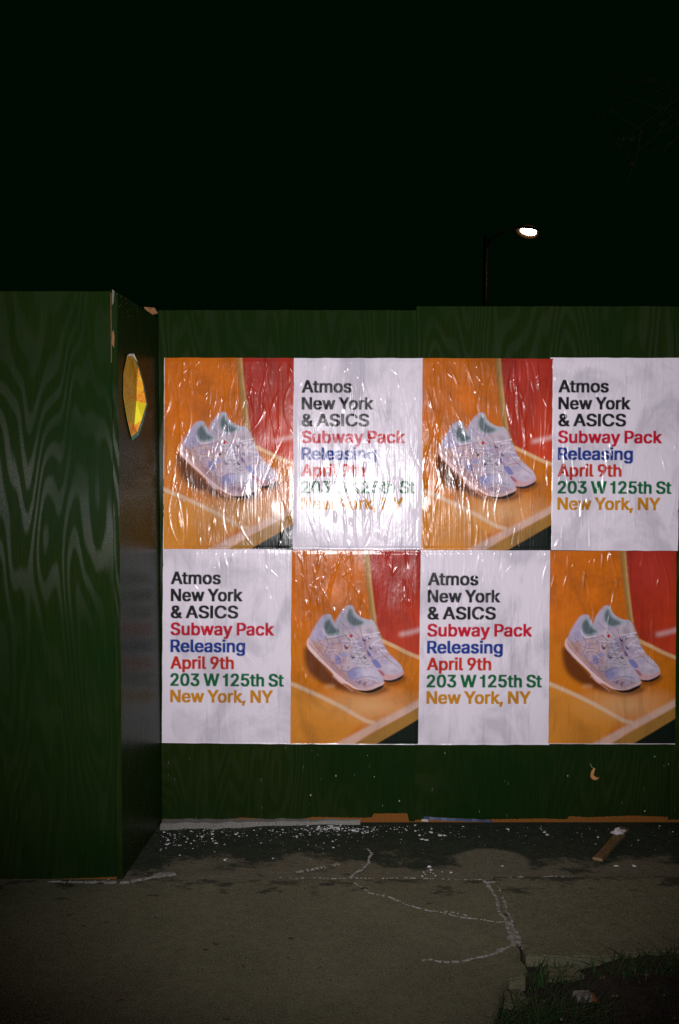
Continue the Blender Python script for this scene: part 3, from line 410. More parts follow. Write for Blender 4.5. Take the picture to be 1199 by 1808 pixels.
    poly([(676, 596), (708, 588), (738, 628), (700, 640)], srgb(96, 100, 172), .9, .003)
    poly([(800, 770), (832, 770), (868, 812), (842, 822)], srgb(170, 60, 78), .75, .004)
    poly([(630, 370), (700, 340), (780, 352), (800, 410), (730, 440), (650, 440)], srgb(214, 204, 208), .6, .006, clip=far)
    line([(640, 432), (720, 428), (815, 408)], 11, srgb(240, 236, 246)); line([(690, 470), (740, 446), (800, 440)], 10, srgb(240, 236, 246))
    line([(735, 545), (770, 500), (830, 470)], 10, srgb(240, 236, 246)); line([(740, 520), (800, 530), (850, 540)], 9, srgb(236, 232, 244))
    line([(790, 600), (840, 580), (888, 590)], 9, srgb(236, 232, 244)); line([(650, 470), (690, 500), (640, 560)], 7, srgb(86, 80, 130), .7)
    for x, y, d in ((668, 478, 15), (716, 462, 11), (730, 554, 16)):
        poly([(x - d, y - d), (x - d * .3, y - d * .8), (x - d * .1, y + d * .1), (x + d, y), (x + d * .8, y + d), (x - d * .5, y + d)], srgb(34, 30, 46), .95, .001)
    # ---- near shoe
    near = fill_loops([smooth_loop(Z([(318, 238), (356, 246), (380, 296), (402, 342), (440, 374), (482, 396), (530, 388), (566, 402), (606, 446), (652, 502), (684, 562), (706, 622), (744, 690), (794, 762), (842, 822), (860, 872), (852, 908), (792, 932), (742, 952), (676, 956), (596, 936), (498, 872), (398, 790), (298, 690), (218, 602), (156, 540), (140, 500), (156, 452), (182, 398), (222, 328), (268, 262)]))], w, h)
    poly([(590, 950), (680, 964), (742, 956), (800, 930), (858, 894), (852, 934), (800, 966), (740, 986), (660, 982)], srgb(20, 14, 12), 1, .002)
    put(near, BODY); texture(near, 8, 1.25)
    poly([(180, 480), (260, 520), (300, 620), (420, 740), (520, 830), (500, 872), (398, 790), (298, 690), (218, 602), (150, 520)], srgb(202, 150, 112), .62, .01, clip=near)
    poly([(280, 480), (420, 470), (560, 560), (520, 700), (470, 770), (380, 700), (300, 600)], srgb(216, 186, 182), .5, .02, clip=near)
    poly([(182, 398), (222, 328), (268, 262), (318, 238), (300, 300), (290, 380), (310, 430), (300, 470), (220, 500), (165, 470)], srgb(190, 186, 214), .7, .008, clip=near)
    # sole
    poly([(148, 462), (176, 500), (214, 562), (300, 662), (400, 762), (500, 850), (590, 912), (670, 934), (740, 930), (850, 880), (856, 904), (792, 934), (742, 954), (676, 962), (590, 950), (500, 900), (452, 895), (400, 842), (372, 800), (330, 756), (230, 664), (150, 578), (128, 528), (132, 488)], srgb(232, 204, 200), 1, .002)
    line([(160, 520), (230, 612), (330, 712), (420, 796), (520, 876), (600, 924)], 7, srgb(190, 120, 100), .7, .002)
    for i in range(9):
        x, y = 380 + i * 22, 812 + i * 17
        poly([(x, y + 6), (x + 12, y + 16), (x + 6, y + 34), (x - 8, y + 22)], srgb(206, 150, 140), .8, .002, sm=0)
    # collar
    poly([(318, 252), (350, 262), (372, 306), (396, 346), (440, 384), (470, 402), (420, 432), (352, 446), (306, 430), (280, 372), (282, 312)], srgb(184, 198, 204), 1, .002)
    poly([(326, 282), (344, 292), (362, 326), (392, 366), (436, 396), (402, 420), (350, 432), (312, 416), (292, 372), (294, 326)], srgb(90, 110, 116), .95, .008)
    line([(282, 380), (300, 436), (350, 456), (430, 440)], 14, srgb(232, 230, 240), .8, .003)
    # panels
    poly([(512, 800), (560, 752), (640, 742), (690, 770), (660, 830), (590, 858), (530, 848)], BLUE, .8, .006, clip=near)
    poly([(640, 742), (740, 760), (800, 810), (830, 860), (760, 880), (690, 850)], srgb(204, 206, 226), .8, .010, clip=near)
    poly([(395, 628), (432, 634), (452, 700), (420, 716), (400, 680)], BLUE, .9, .003); poly([(452, 604), (496, 600), (506, 640), (466, 646)], srgb(156, 164, 214), .85, .003)
    poly([(560, 560), (640, 540), (700, 660), (680, 740), (600, 720)], srgb(206, 206, 214), .65, .010, clip=near)
    poly([(600, 500), (650, 512), (680, 580), (640, 590)], srgb(150, 152, 196), .6, .006, clip=near)
    line([(440, 770), (520, 784), (600, 748), (700, 740), (738, 716)], 6, srgb(96, 70, 84), .8, .001); line([(430, 760), (360, 690), (300, 600), (262, 520)], 5, srgb(150, 96, 80), .7, .001)
    line([(600, 890), (680, 858), (760, 880), (820, 900)], 6, srgb(190, 110, 110), .7, .002); line([(560, 880), (640, 900), (760, 920)], 10, srgb(220, 150, 150), .6, .004)
    for x, y in ((628, 884), (676, 898)): poly([(x - 16, y + 12), (x + 2, y - 20), (x + 20, y - 12), (x + 4, y + 22)], srgb(140, 108, 122), .8, .002)
    # tongue and laces
    poly([(480, 400), (540, 392), (600, 450), (560, 500), (500, 460)], srgb(216, 208, 216), .9, .004, clip=near)
    line([(486, 432), (520, 470), (545, 492)], 6, srgb(70, 40, 60), .8); line([(520, 400), (560, 436), (596, 474)], 5, srgb(90, 50, 70), .7)
    poly([(530, 440), (546, 426), (562, 444), (548, 462)], srgb(206, 24, 44), 1, .001)
    for a in ([(470, 496), (550, 500), (640, 486)], [(500, 545), (560, 512), (640, 500)], [(510, 520), (600, 545), (668, 560)], [(560, 630), (600, 580), (650, 545)], [(560, 590), (630, 605), (690, 625)], [(566, 640), (640, 640), (690, 600)], [(560, 690), (640, 700), (700, 735), (740, 710)], [(600, 660), (650, 690), (700, 660)], [(620, 730), (690, 744), (742, 720)]):
        line([(x + 4, y + 8) for x, y in a], 7, srgb(96, 86, 112), .55, .002); line(a, 8, srgb(236, 230, 242), .85, .001)
    for x, y, d in ((500, 550, 18), (560, 638, 19), (680, 646, 15)):
        poly([(x - d, y - d), (x - d * .3, y - d * .8), (x - d * .1, y + d * .1), (x + d, y), (x + d * .8, y + d), (x - d * .5, y + d)], srgb(30, 26, 40), .95, .001)
    # form shading that belongs to the printed picture
    zx, zy = (U * 225 - 5) * 5.45, (V * 342 - 69) * 5.45
    put(near * np.clip((zy - (420 + (zx - 150) * .78)) / 160, 0, 1), srgb(150, 108, 116), .38)
    put(near * np.clip(1 - np.hypot((zx - 700) / 170, (zy - 800) / 90), 0, 1), srgb(232, 226, 238), .7)
    put(far * np.clip(1 - np.hypot((zx - 640) / 120, (zy - 600) / 170), 0, 1) * (1 - near), srgb(112, 100, 140), .6)
    put(far * np.clip(1 - np.hypot((zx - 950) / 110, (zy - 730) / 80), 0, 1), srgb(232, 228, 240), .6)
    # seams and contours
    for a in ([(300, 440), (330, 520), (300, 600)], [(430, 470), (460, 560), (430, 640), (470, 770)], [(300, 480), (400, 462), (480, 440)], [(560, 470), (590, 560), (660, 700), (740, 716)],
              [(380, 700), (430, 660), (500, 680)], [(600, 860), (700, 830), (800, 850)], [(230, 470), (262, 520), (340, 560), (420, 560)], [(330, 600), (400, 590), (470, 640)]):
        line(a, 5, srgb(92, 78, 100), .7, 0, clip=near)
    for a in ([(630, 370), (650, 440), (690, 560), (760, 680)], [(800, 560), (850, 620), (930, 690), (1000, 740)], [(440, 300), (470, 340), (520, 380)], [(780, 660), (850, 640), (900, 650)]):
        line(a, 5, srgb(92, 80, 108), .65, 0, clip=far * (1 - near))
    for (x, y, a, b, c) in ((350, 530, 34, 22, (168, 158, 190)), (470, 690, 30, 22, (176, 150, 170)), (560, 800, 46, 26, (140, 150, 200)), (620, 480, 24, 22, (158, 158, 196)), (250, 430, 30, 40, (170, 166, 200)), (540, 620, 26, 40, (178, 176, 196))):
        poly([(x - a, y), (x - a * .2, y - b), (x + a, y - b * .4), (x + a * .5, y + b)], srgb(*c), .6, .004, clip=near)
    for (x, y, a, b, c) in ((720, 400, 34, 30, (176, 168, 184)), (860, 690, 40, 30, (178, 178, 206)), (760, 580, 28, 40, (164, 158, 186)), (950, 780, 40, 20, (196, 180, 196))):
        poly([(x - a, y), (x - a * .2, y - b), (x + a, y - b * .4), (x + a * .5, y + b)], srgb(*c), .6, .004, clip=far * (1 - near))
    img = img * (1 - .14 * np.maximum(near, far)[..., None])
    r = np.random.default_rng(5)
    for k in range(260):                                # small floral specks
        x, y = r.uniform(200, 700), r.uniform(430, 900)
        c = [srgb(178, 70, 74), srgb(96, 84, 120), srgb(170, 120, 90), srgb(92, 110, 180)][r.integers(4)]
        d = r.uniform(2.5, 6)
        poly([(x - d, y), (x, y - d * 1.4), (x + d, y), (x, y + d)], c, .75, 0, sm=0, clip=near)
    for k in range(60):
        x, y = r.uniform(480, 960), r.uniform(300, 760)
        d = r.uniform(2.5, 5); c = [srgb(150, 110, 130), srgb(92, 90, 130)][r.integers(2)]
        poly([(x - d, y), (x, y - d), (x + d, y), (x, y + d)], c, .6, 0, sm=0, clip=far)
    line([(300, 940), (340, 925), (396, 930)], 30, srgb(226, 170, 120), .6, .012)
    img = img * (1 + 0.10 * (rng.random((h, w, 1)) - .5))
    b = int(0.0055 * w)
    out = shrink(img, s)
    out *= np.array([0.90, 0.84, 0.88])
    return np.clip(out, 0.004, 0.9)

# ================================================================ THE SETTING
M_con = concrete('pavement_concrete'); M_verge = verge_material()
M_soil = plain('soil', (.026, .020, .011), .95, .5, 40, .8)
def chalk():
    t = NT('crumbled_filler'); p = t.pos(); n = t.noise(p, 42, 5, .72); f = t.noise(p, 300, 2, .6)
    c = t.mix(t.mapr(n, .38, .55), (.11, .108, .062), (.38, .365, .35)); c = t.mix(t.mapr(f, .4, .7, 0, .5), c, (.16, .15, .11))
    return t.bsdf(Base_Color=c, Roughness=.95, Specular_IOR_Level=.2, Normal=t.bump(f, .6, .004))
M_chalk = chalk()
M_asph = plain('lot_ground', (.03, .03, .025), .95, .4, 6, .4)
# far ground: one sheet out to the horizon
tag(mesh_obj('ground', [(-400, -400, -.16), (400, -400, -.16), (400, 400, -.16), (-400, 400, -.16)], [(0, 1, 2, 3)], M_asph), kind='structure')
# verge along the foot of the hoarding
nx, ny = 110, 22
V = []; 
for j in range(ny + 1):
    for i in range(nx + 1):
        x = -2.6 + 5.6 * i / nx; y = -.672 + .76 * j / ny
        z = -.006 + .007 * fbm(x * 4, y * 4, 1) + .004 * fbm(x * 17, y * 17, 3)
        if j == 0: z = min(z, -.004)
        V.append((x, y, z))
F = [(j * (nx + 1) + i, j * (nx + 1) + i + 1, (j + 1) * (nx + 1) + i + 1, (j + 1) * (nx + 1) + i) for j in range(ny) for i in range(nx)]
tag(mesh_obj('verge', V, F, M_verge, smooth=True), kind='structure')
# pavement: slabs of poured concrete, broken at the planting pit
pave = empty('pavement'); tag(pave, kind='structure')
def jag(p, q, step=.035, amp=.006, seed=0):
    p, q = Vector(p), Vector(q); L = (q - p).length; n = max(1, int(L / step)); d = (q - p) / L; nn = Vector((-d.y, d.x)); out = []
    for k in range(n):
        w = 0 if k == 0 else 1
        out.append(p + d * L * k / n + nn * amp * w * 1.8 * fbm((p.x + k * step) * 21 + seed, p.y * 13 + seed, .5))
    return out
def slab(outline, top=0.0, thick=.13, amp=.006, tilt=(0, 0), seed=0):
    pts = []
    for a, b in zip(outline, outline[1:] + outline[:1]): pts += jag(a, b, amp=amp, seed=seed)
    bm = bmesh.new()
    vs = [bm.verts.new((p.x, p.y, top + tilt[0] * (p.x - outline[0][0]) + tilt[1] * (p.y - outline[0][1]))) for p in pts]
    f = bm.faces.new(vs)
    if f.normal.z < 0: f.normal_flip()
    bm.normal_update()
    ext = bmesh.ops.extrude_face_region(bm, geom=[f])
    low = [g for g in ext['geom'] if isinstance(g, bmesh.types.BMVert)]
    # the extruded copy becomes the top, the first face the underside
    for v in vs: v.co.z -= thick
    ed = [e for e in bm.edges if all(v in low for v in e.verts)]
    bmesh.ops.bevel(bm, geom=ed, offset=.006, segments=2, affect='EDGES', clamp_overlap=True)
    bmesh.ops.recalc_face_normals(bm, faces=bm.faces[:])
    bmesh.ops.triangulate(bm, faces=[f for f in bm.faces if len(f.verts) > 4])
    me = bpy.data.meshes.new('paving_slab'); bm.to_mesh(me); bm.free(); me.materials.append(M_con)
    o = bpy.data.objects.new('paving_slab', me); C.objects.link(o); o.parent = pave
    return o
slab([(-2.6, -.676), (.612, -.668), (.624, -.92), (.632, -1.16), (.634, -1.30), (.622, -1.46), (.565, -1.482), (.51, -1.589), (.475, -1.75), (.47, -2.30), (-2.6, -2.30)], amp=.011)
slab([(.640, -.652), (3.0, -.640), (3.0, -1.30), (1.30, -1.315), (1.08, -1.29), (.90, -1.335), (.650, -1.322), (.652, -1.15), (.646, -.92)], top=.004, seed=5)
slab([(-2.6, -2.312), (.47, -2.312), (3.0, -2.312), (3.0, -4.4), (-2.6, -4.4)], amp=.002, seed=9)
slab([(-2.6, -4.412), (3.0, -4.412), (3.0, -6.5), (-2.6, -6.5)], amp=.002, seed=11)
# broken-off pieces lying at the pit's edge
def chunk(outline, z, thick, tilt, seed):
    o = slab(outline, z, thick, .006, tilt, seed); o.name = 'broken_piece'; return o
chunk([(.70, -1.345), (.80, -1.352), (.835, -1.40), (.765, -1.43), (.71, -1.405)], -.026, .05, (.10, .12), 21)
chunk([(.545, -1.50), (.60, -1.485), (.622, -1.54), (.585, -1.60), (.53, -1.585)], -.024, .06, (-.05, .02), 22)
# soil of the pit, heaped against the slab at the right
def soil_z(x, y):
    up = max(0, min(1, (x - .84) / .12)) * max(0, min(1, (y + 1.52) / .16)) * .034
    return -.042 + up + 0.016 * fbm(x * 5, y * 5, 4) + .011 * fbm(x * 19, y * 19, 8, 4)
nx, ny = 90, 44; V = []
for j in range(ny + 1):
    for i in range(nx + 1):
        x = .40 + 2.6 * i / nx; y = -2.30 + 1.10 * j / ny
        z = soil_z(x, y)
        V.append((x, y, z))
F = [(j * (nx + 1) + i, j * (nx + 1) + i + 1, (j + 1) * (nx + 1) + i + 1, (j + 1) * (nx + 1) + i) for j in range(ny) for i in range(nx)]
tag(mesh_obj('soil', V, F, M_soil, smooth=True), kind='structure')
# pale crumbled filler along joints and cracks
fill = MB(); rf = random.Random(3)
def crack(pts, w0, w1, keep=.9, z=.0035, rough=1.0):
    P = []
    for a, b in zip(pts, pts[1:]):
        a, b = Vector(a), Vector(b); n = max(2, int((b - a).length / .008))
        P += [a.lerp(b, k / n) for k in range(n)]
    P.append(Vector(pts[-1]))
    n = len(P); L = []
    for i, p in enumerate(P):
        d = (P[min(i + 1, n - 1)] - P[max(i - 1, 0)]).normalized(); q = Vector((-d.y, d.x))
        w = 1.25 * (w0 + (w1 - w0) * i / n) * (.35 + .6 * rf.random() + 1.0 * max(0, fbm(p.x * 9 + 3, p.y * 9, 6)))
        c = p + q * (.010 * rough * fbm(p.x * 14, p.y * 14, 2))
        L.append((c + q * w / 2, c - q * w / 2))
    for i in range(n - 1):
        if rf.random() > keep: continue
        a, b = L[i], L[i + 1]; h = z * .5 + rf.uniform(0, .0015)
        fill.add([(a[0].x, a[0].y, .0005), (a[1].x, a[1].y, .0005), (b[1].x, b[1].y, .0005), (b[0].x, b[0].y, .0005),
                  ((a[0].x * 2 + a[1].x) / 3, (a[0].y * 2 + a[1].y) / 3, h), ((a[1].x * 2 + a[0].x) / 3, (a[1].y * 2 + a[0].y) / 3, h),
                  ((b[1].x * 2 + b[0].x) / 3, (b[1].y * 2 + b[0].y) / 3, h), ((b[0].x * 2 + b[1].x) / 3, (b[0].y * 2 + b[1].y) / 3, h)],
                 [(4, 5, 6, 7), (0, 1, 5, 4), (1, 2, 6, 5), (2, 3, 7, 6), (3, 0, 4, 7)])
    for k in range(int(n * .12)):
        p = P[rf.randrange(n)]; r = rf.uniform(.0012, .004); x, y = p.x + rf.gauss(0, w0 * .9), p.y + rf.gauss(0, w0 * .9)
        fill.add([(x - r, y - r, .0006), (x + r, y - r * .7, .0006), (x + r * .8, y + r, .0006), (x - r, y + r, .0006), (x, y, r * .8 + .003)], [(0, 1, 4), (1, 2, 4), (2, 3, 4), (3, 0, 4)])
crack([(.60, -.668), (.612, -.76), (.618, -.86), (.616, -.95), (.625, -1.05), (.632, -1.14)], .012, .016)
crack([(.66, -.655), (.652, -.76), (.650, -.86), (.648, -.96), (.648, -1.05), (.645, -1.14)], .010, .016)
crack([(.638, -1.06), (.640, -1.14), (.640, -1.21), (.652, -1.25)], .026, .038)
crack([(.60, -.700), (.625, -.690), (.652, -.695), (.70, -.668)], .018, .016)
crack([(.635, -1.20), (.60, -1.255), (.56, -1.285), (.50, -1.322), (.43, -1.355), (.36, -1.365), (.315, -1.345), (.285, -1.35)], .020, .010)
crack([(.05, -.685), (.12, -.80), (.20, -.845), (.27, -.915), (.33, -.955), (.40, -.985), (.47, -1.02), (.52, -1.035)], .006, .013, .8)
crack([(.40, -.965), (.46, -.985), (.515, -1.025)], .006, .006, .6)
crack([(.53, -1.045), (.58, -1.055), (.63, -1.058)], .005, .009, .6)
crack([(.13, -.34), (.135, -.42), (.125, -.50), (.09, -.575), (.06, -.62), (.04, -.655)], .007, .016, .85, .006)
crack([(-.25, -.655), (-.1, -.655), (.02, -.660), (.12, -.662), (.30, -.662), (.45, -.668), (.60, -.672)], .003, .006, .45, .004)
crack([(.70, -.655), (.85, -.648), (1.0, -.640)], .006, .003, .55, .005)
crack([(-.86, -.69), (-.80, -.66), (-.70, -.60)], .05, .03, .9, .006)
crack([(-.20, -.60), (-.06, -.54), (.0, -.50)], .03, .05, .6, .005)
crack([(-1.2, -.695), (-1.05, -.70), (-.95, -.69), (-.86, -.70)], .012, .03, .9, .006)
tag(fill.build('crack_filler', M_chalk), kind='stuff')
tag(mesh_obj('joint_mortar', [(.60, -.674, -.003), (.655, -.662, -.003), (.658, -1.24, -.003), (.63, -1.24, -.003)], [(3, 2, 1, 0)], M_con), kind='structure')
# rough mortar lip at the foot of the first sheet
mb = MB(); n = 60; x0, x1 = -.853, .10
for i in range(n):
    xa, xb = x0 + (x1 - x0) * i / n, x0 + (x1 - x0) * (i + 1) / n
    def prof(x):
        w = (.070 * (1 - (x - x0) / (x1 - x0)) + .010) * (1 + .35 * fbm(x * 9, 2, 1)); h = .016 + .006 * fbm(x * 13, 5, 1)
        return w, h
    (wa, ha), (wb, hb) = prof(xa), prof(xb)
    mb.add([(xa, .004, ha), (xb, .004, hb), (xb, -wb * .6, hb * .75), (xa, -wa * .6, ha * .75), (xb, -wb, -.012), (xa, -wa, -.012)], [(0, 3, 2, 1), (3, 5, 4, 2)])
lip = mb.build('mortar_lip', plain('grey_mortar', (.20, .19, .17), .9, .4, 160, .7)); tag(lip, kind='structure')

# ================================================================ HOARDING
hoard = empty('plywood_hoarding', (0, 0, 0))
tag(hoard, 'dark green painted plywood hoarding, stepping forward at its left end', 'hoarding')
def sheet(name, w, hgt, mat, loc, rz=0, thick=.018, seed=0, parent=hoard, warp=.003, label=None, chips=()):
    """a sheet of plywood: local x across, front face at y=0 facing -y, z up; slightly warped, edges nibbled"""
    nx, nz = 18, 32; V, F = [], []
    for side in (0, 1):
        for j in range(nz + 1):
            for i in range(nx + 1):
                x, z = w * i / nx, hgt * j / nz
                d = warp * fbm(x * 1.3 + seed * 5, z * .9, seed) * math.sin(math.pi * i / nx)
                if i in (0, nx) : x += .0012 * fbm(z * 14, seed, side)
                if j == nz: z += .0022 * fbm(x * 9, seed, 7) + .0008 * fbm(x * 60, seed, 3)
                V.append((x, d + side * thick, z))
    def id(s, i, j): return s * (nx + 1) * (nz + 1) + j * (nx + 1) + i
    for j in range(nz):
        for i in range(nx):
            F.append((id(0, i, j), id(0, i + 1, j), id(0, i + 1, j + 1), id(0, i, j + 1)))
            F.append((id(1, i, j), id(1, i, j + 1), id(1, i + 1, j + 1), id(1, i + 1, j)))
    for j in range(nz):
        F.append((id(0, 0, j), id(0, 0, j + 1), id(1, 0, j + 1), id(1, 0, j))); F.append((id(0, nx, j), id(1, nx, j), id(1, nx, j + 1), id(0, nx, j + 1)))
    for i in range(nx):
        F.append((id(0, i, nz), id(0, i + 1, nz), id(1, i + 1, nz), id(1, i, nz))); F.append((id(0, i, 0), id(1, i, 0), id(1, i + 1, 0), id(0, i + 1, 0)))
    o = mesh_obj(name, V, F, mat, parent); o.location = loc; o.rotation_euler = (0, 0, rz)
    if label: o['label'] = label
    return o
R1 = [(0, .016), (.14, .014), (.165, .0), (.215, .0), (.23, .010), (.32, .022), (.40, .016), (.42, 0), (.51, 0), (.53, .012), (.60, .026), (.80, .022), (.83, .024), (.835, .042), (.97, .044), (.975, .004), (1, .004)]
R2 = [(0, .012), (.2, .012), (.5, .018), (.6, .014), (.61, .030), (.68, .024), (.86, .032), (1, .026)]
sheet('plywood_sheet', 1.2187, 2.452, green_plywood('green_paint_1', 1.0, R1), (-.8555, .002, 0), seed=1)
sheet('plywood_sheet', 1.2205, 2.470, green_plywood('green_paint_2', 2.3, R2), (.3640, .002, 0), seed=2)
sheet('plywood_sheet', 1.2185, 2.468, green_plywood('green_paint_3', 3.1, R2), (1.5865, .002, 0), seed=3)
LEFT_Y = -.68
M_left = green_plywood('green_paint_4', 8.15, [(0, .0), (.8, .0), (.95, .006), (1, .010)], splash=.12, gloss=1.0)
sheet('plywood_sheet', 1.2185, 2.411, M_left, (-.9225 - 1.2185, LEFT_Y, .006), seed=4, label='grained green sheet of the forward step')
sheet('plywood_sheet', 1.2185, 2.415, M_left, (-.9255 - 2.437, LEFT_Y + .002, .006), seed=5)
# return sheet running back from the step, its front edge showing bare wood
ang = math.atan2(.683, .041)
t_ret = green_plywood('green_paint_5', 6.2, None, splash=.35, mirror=True)
ret = sheet('return_sheet', .684, 2.409, t_ret, (-.8975, LEFT_Y + .002, .004), ang, .0195, 6, warp=.002, label='narrow green return sheet between the step and the postered front')
M_edge = green_plywood('edge_wear', 3.3, None, edge_raw=.76, splash=.2)
mb = MB()
for k in range(40):
    z0, z1 = .006 + 2.404 * k / 40, .006 + 2.404 * (k + 1) / 40; a = .0012 * fbm(k * .7, 3, 1); b = .0012 * fbm((k + 1) * .7, 3, 1)
    mb.add([(-.9205, LEFT_Y - .001 + a, z0), (-.8965 + a, LEFT_Y - .001 + a, z0), (-.8965 + b, LEFT_Y - .001 + b, z1), (-.9205, LEFT_Y - .001 + b, z1),
            (-.9205, LEFT_Y + .003, z0), (-.8965 + a, LEFT_Y + .003, z0), (-.8965 + b, LEFT_Y + .003, z1), (-.9205, LEFT_Y + .003, z1)],
           [(0, 1, 2, 3), (1, 5, 6, 2), (4, 0, 3, 7)])
mb.build('edge_strip', M_edge, hoard)
M_raw = plain('bare_wood', (.20, .085, .026), .75, .35, 60, .4)
# split slivers of bare wood at the corner's top
def sliver(pts, depth, y, parent=hoard, mat=M_raw, name='wood_sliver'):
    n = len(pts); V = [(x, y, z) for x, z in pts] + [(x, y + depth, z) for x, z in pts]
    return mesh_obj(name, V, [tuple(range(n - 1, -1, -1)), tuple(range(n, 2 * n))] + [(i, (i + 1) % n, n + (i + 1) % n, n + i) for i in range(n)], mat, parent)
sliver([(-.9235, 2.13), (-.9215, 2.13), (-.9215, 2.409), (-.9232, 2.409)], .004, LEFT_Y - .0045)
sliver([(-.9205, 2.205), (-.9120, 2.190), (-.9095, 2.235), (-.9130, 2.262), (-.9190, 2.250)], .003, LEFT_Y - .0045)
sliver([(-.9185, 2.36), (-.9120, 2.37), (-.908, 2.418), (-.917, 2.424)], .004, LEFT_Y - .0045, mat=plain('grey_splinter', (.13, .13, .10), .8))
sliver([(-.918, 2.462), (-.868, 2.458), (-.853, 2.434), (-.90, 2.42)], .02, -.03)
# framing on the far side
mb = MB(); M_stud = plain('framing_lumber', (.22, .13, .06), .8, .3, 20)
for x in (-.80, -.25, .36, .97, 1.58, 2.2, 2.75):
    m2 = MB(); m2.box(x - .02, x + .02, .026, .115, 0, 2.40); m2.build('stud', M_stud, hoard)
for z in (.25, 1.2, 2.2):
    m2 = MB(); m2.box(-.84, 2.8, .117, .157, z, z + .09); m2.build('rail', M_stud, hoard)

# ================================================================ POSTERS
PW, PH = 252, 376
TXT = paint_text(PW, PH); PHO = paint_photo(PW, PH)
def poster(corners, art, seed, wet, label, group, out=.0022, margin=(0, 0), fold=0.0):
    (x0, z0), (x1, z1), (x2, z2), (x3, z3) = corners          # top left, top right, bottom right, bottom left
    ov = .0025
    x0, x3, x1, x2, z0, z1, z2, z3 = x0 - ov, x3 - ov, x1 + ov, x2 + ov, z0 + ov, z1 + ov, z2 - ov, z3 - ov
    rng = np.random.default_rng(seed)
    nx, nz = PW, PH
    u = np.linspace(0, 1, nx)[None, :]; v = np.linspace(0, 1, nz)[:, None]
    X = (x0 * (1 - u) + x1 * u) * (1 - v) + (x3 * (1 - u) + x2 * u) * v
    Z = (z0 * (1 - u) + z1 * u) * (1 - v) + (z3 * (1 - u) + z2 * u) * v
    w, h = .614, .92
    H = np.zeros((nz, nx))
    du, dv = w / (nx - 1), h / (nz - 1)
    # low swells of the pasted sheet
    for cells, amp in ((5, .0022), (11, .0012)):
        H += amp * value_noise(rng, nz, nx, int(cells * 1.2), cells)
    # clustered wrinkles, mostly upright
    dens = value_noise(rng, nz, nx, 5, 4)
    for k in range(int(330 * wet)):
        cx, cz = rng.random() * w, rng.random() * h
        if dens[min(nz - 1, int(cz / dv)), min(nx - 1, int(cx / du))] < rng.random() * .95: continue
        L = rng.uniform(.018, .08) if rng.random() < .72 else rng.uniform(.09, .24)
        sg = rng.uniform(.0018, .0048); am = sg * rng.uniform(.22, .60) * (1 if rng.random() < .8 else -.8)
        lean = rng.normal(0, .16); cur = rng.normal(0, 1.5)
        i0, i1 = max(0, int((cz - L) / dv)), min(nz, int((cz + L) / dv) + 2)
        half = abs(lean) * L + abs(cur) * L * L + 4 * sg
        j0, j1 = max(0, int((cx - half) / du)), min(nx, int((cx + half) / du) + 2)
        if i1 <= i0 or j1 <= j0: continue
        zz = (np.arange(i0, i1) * dv - cz)[:, None]; xx = (np.arange(j0, j1) * du - cx)[None, :]
        d = xx - lean * zz - cur * zz * zz
        H[i0:i1, j0:j1] += am * np.exp(-d * d / (2 * sg * sg)) * np.clip(1 - (zz / L) ** 2, 0, 1) ** 1.5
    # a few skewed creases near the top edge
    for k in range(int(26 * wet)):
        cx, cz = rng.random() * w, rng.random() ** 2 * .22; L = rng.uniform(.01, .035); th = rng.uniform(-.9, .9); sg = rng.uniform(.0016, .003); am = sg * .55
        i0, i1 = max(0, int((cz - L) / dv)), min(nz, int((cz + L) / dv) + 2); j0, j1 = max(0, int((cx - L) / du)), min(nx, int((cx + L) / du) + 2)
        zz = (np.arange(i0, i1) * dv - cz)[:, None]; xx = (np.arange(j0, j1) * du - cx)[None, :]
        a = xx * math.cos(th) - zz * math.sin(th); b = xx * math.sin(th) + zz * math.cos(th)
        H[i0:i1, j0:j1] += am * np.exp(-a * a / (2 * sg * sg)) * np.clip(1 - (b / L) ** 2, 0, 1)
    # edges lie down, apart from a slightly lifted lower lip
    e = np.minimum(np.minimum(u, 1 - u) * w, np.minimum(v, 1 - v) * h); H *= np.clip(e / .02, .25, 1)
    H += .002 * np.clip((v - (1 - .010)) / .010, 0, 1) * (0.4 + value_noise(rng, nz, nx, 2, 9))
    Yc = -(out + H)
    col = np.array(art, copy=True)
    ml, mbm = margin
    if ml: col[:, :ml] = PAPER * 1.05
    if mbm: col[-mbm:, :] = PAPER * 1.05
    edge = .0022 * value_noise(rng, nz, nx, 14, 2) + .0008 * value_noise(rng, nz, nx, 60, 2)
    X = X + np.where(u < .5, 1, -1) * edge * (np.abs(u - .5) > .497)
    Z = Z + np.where(v < .5, -1, 1) * .0022 * value_noise(rng, nz, nx, 2, 12) * (np.abs(v - .5) > .4985)
    n = nx * nz
    co = np.empty((n + 2 * (nx + nz), 3), np.float32)
    co[:n, 0] = X.ravel(); co[:n, 1] = Yc.ravel(); co[:n, 2] = Z.ravel()
    idx = np.arange(n).reshape(nz, nx)
    rim = np.concatenate([idx[0, :], idx[:, -1], idx[-1, ::-1], idx[::-1, 0]])
    co[n:] = co[rim]; co[n:, 1] = .0005
    a, b, c, d = idx[:-1, :-1].ravel(), idx[:-1, 1:].ravel(), idx[1:, 1:].ravel(), idx[1:, :-1].ravel()
    Q = np.stack([a, d, c, b], 1)
    r = np.arange(len(rim)); r2 = np.roll(r, -1)
    Q = np.concatenate([Q, np.stack([rim, rim[r2], n + r2, n + r], 1)]).astype(np.int32)
    me = bpy.data.meshes.new('poster')
    me.vertices.add(len(co)); me.vertices.foreach_set('co', co.ravel())
    me.loops.add(Q.size); me.loops.foreach_set('vertex_index', Q.ravel())
    me.polygons.add(len(Q)); me.polygons.foreach_set('loop_start', np.arange(0, Q.size, 4, dtype=np.int32))
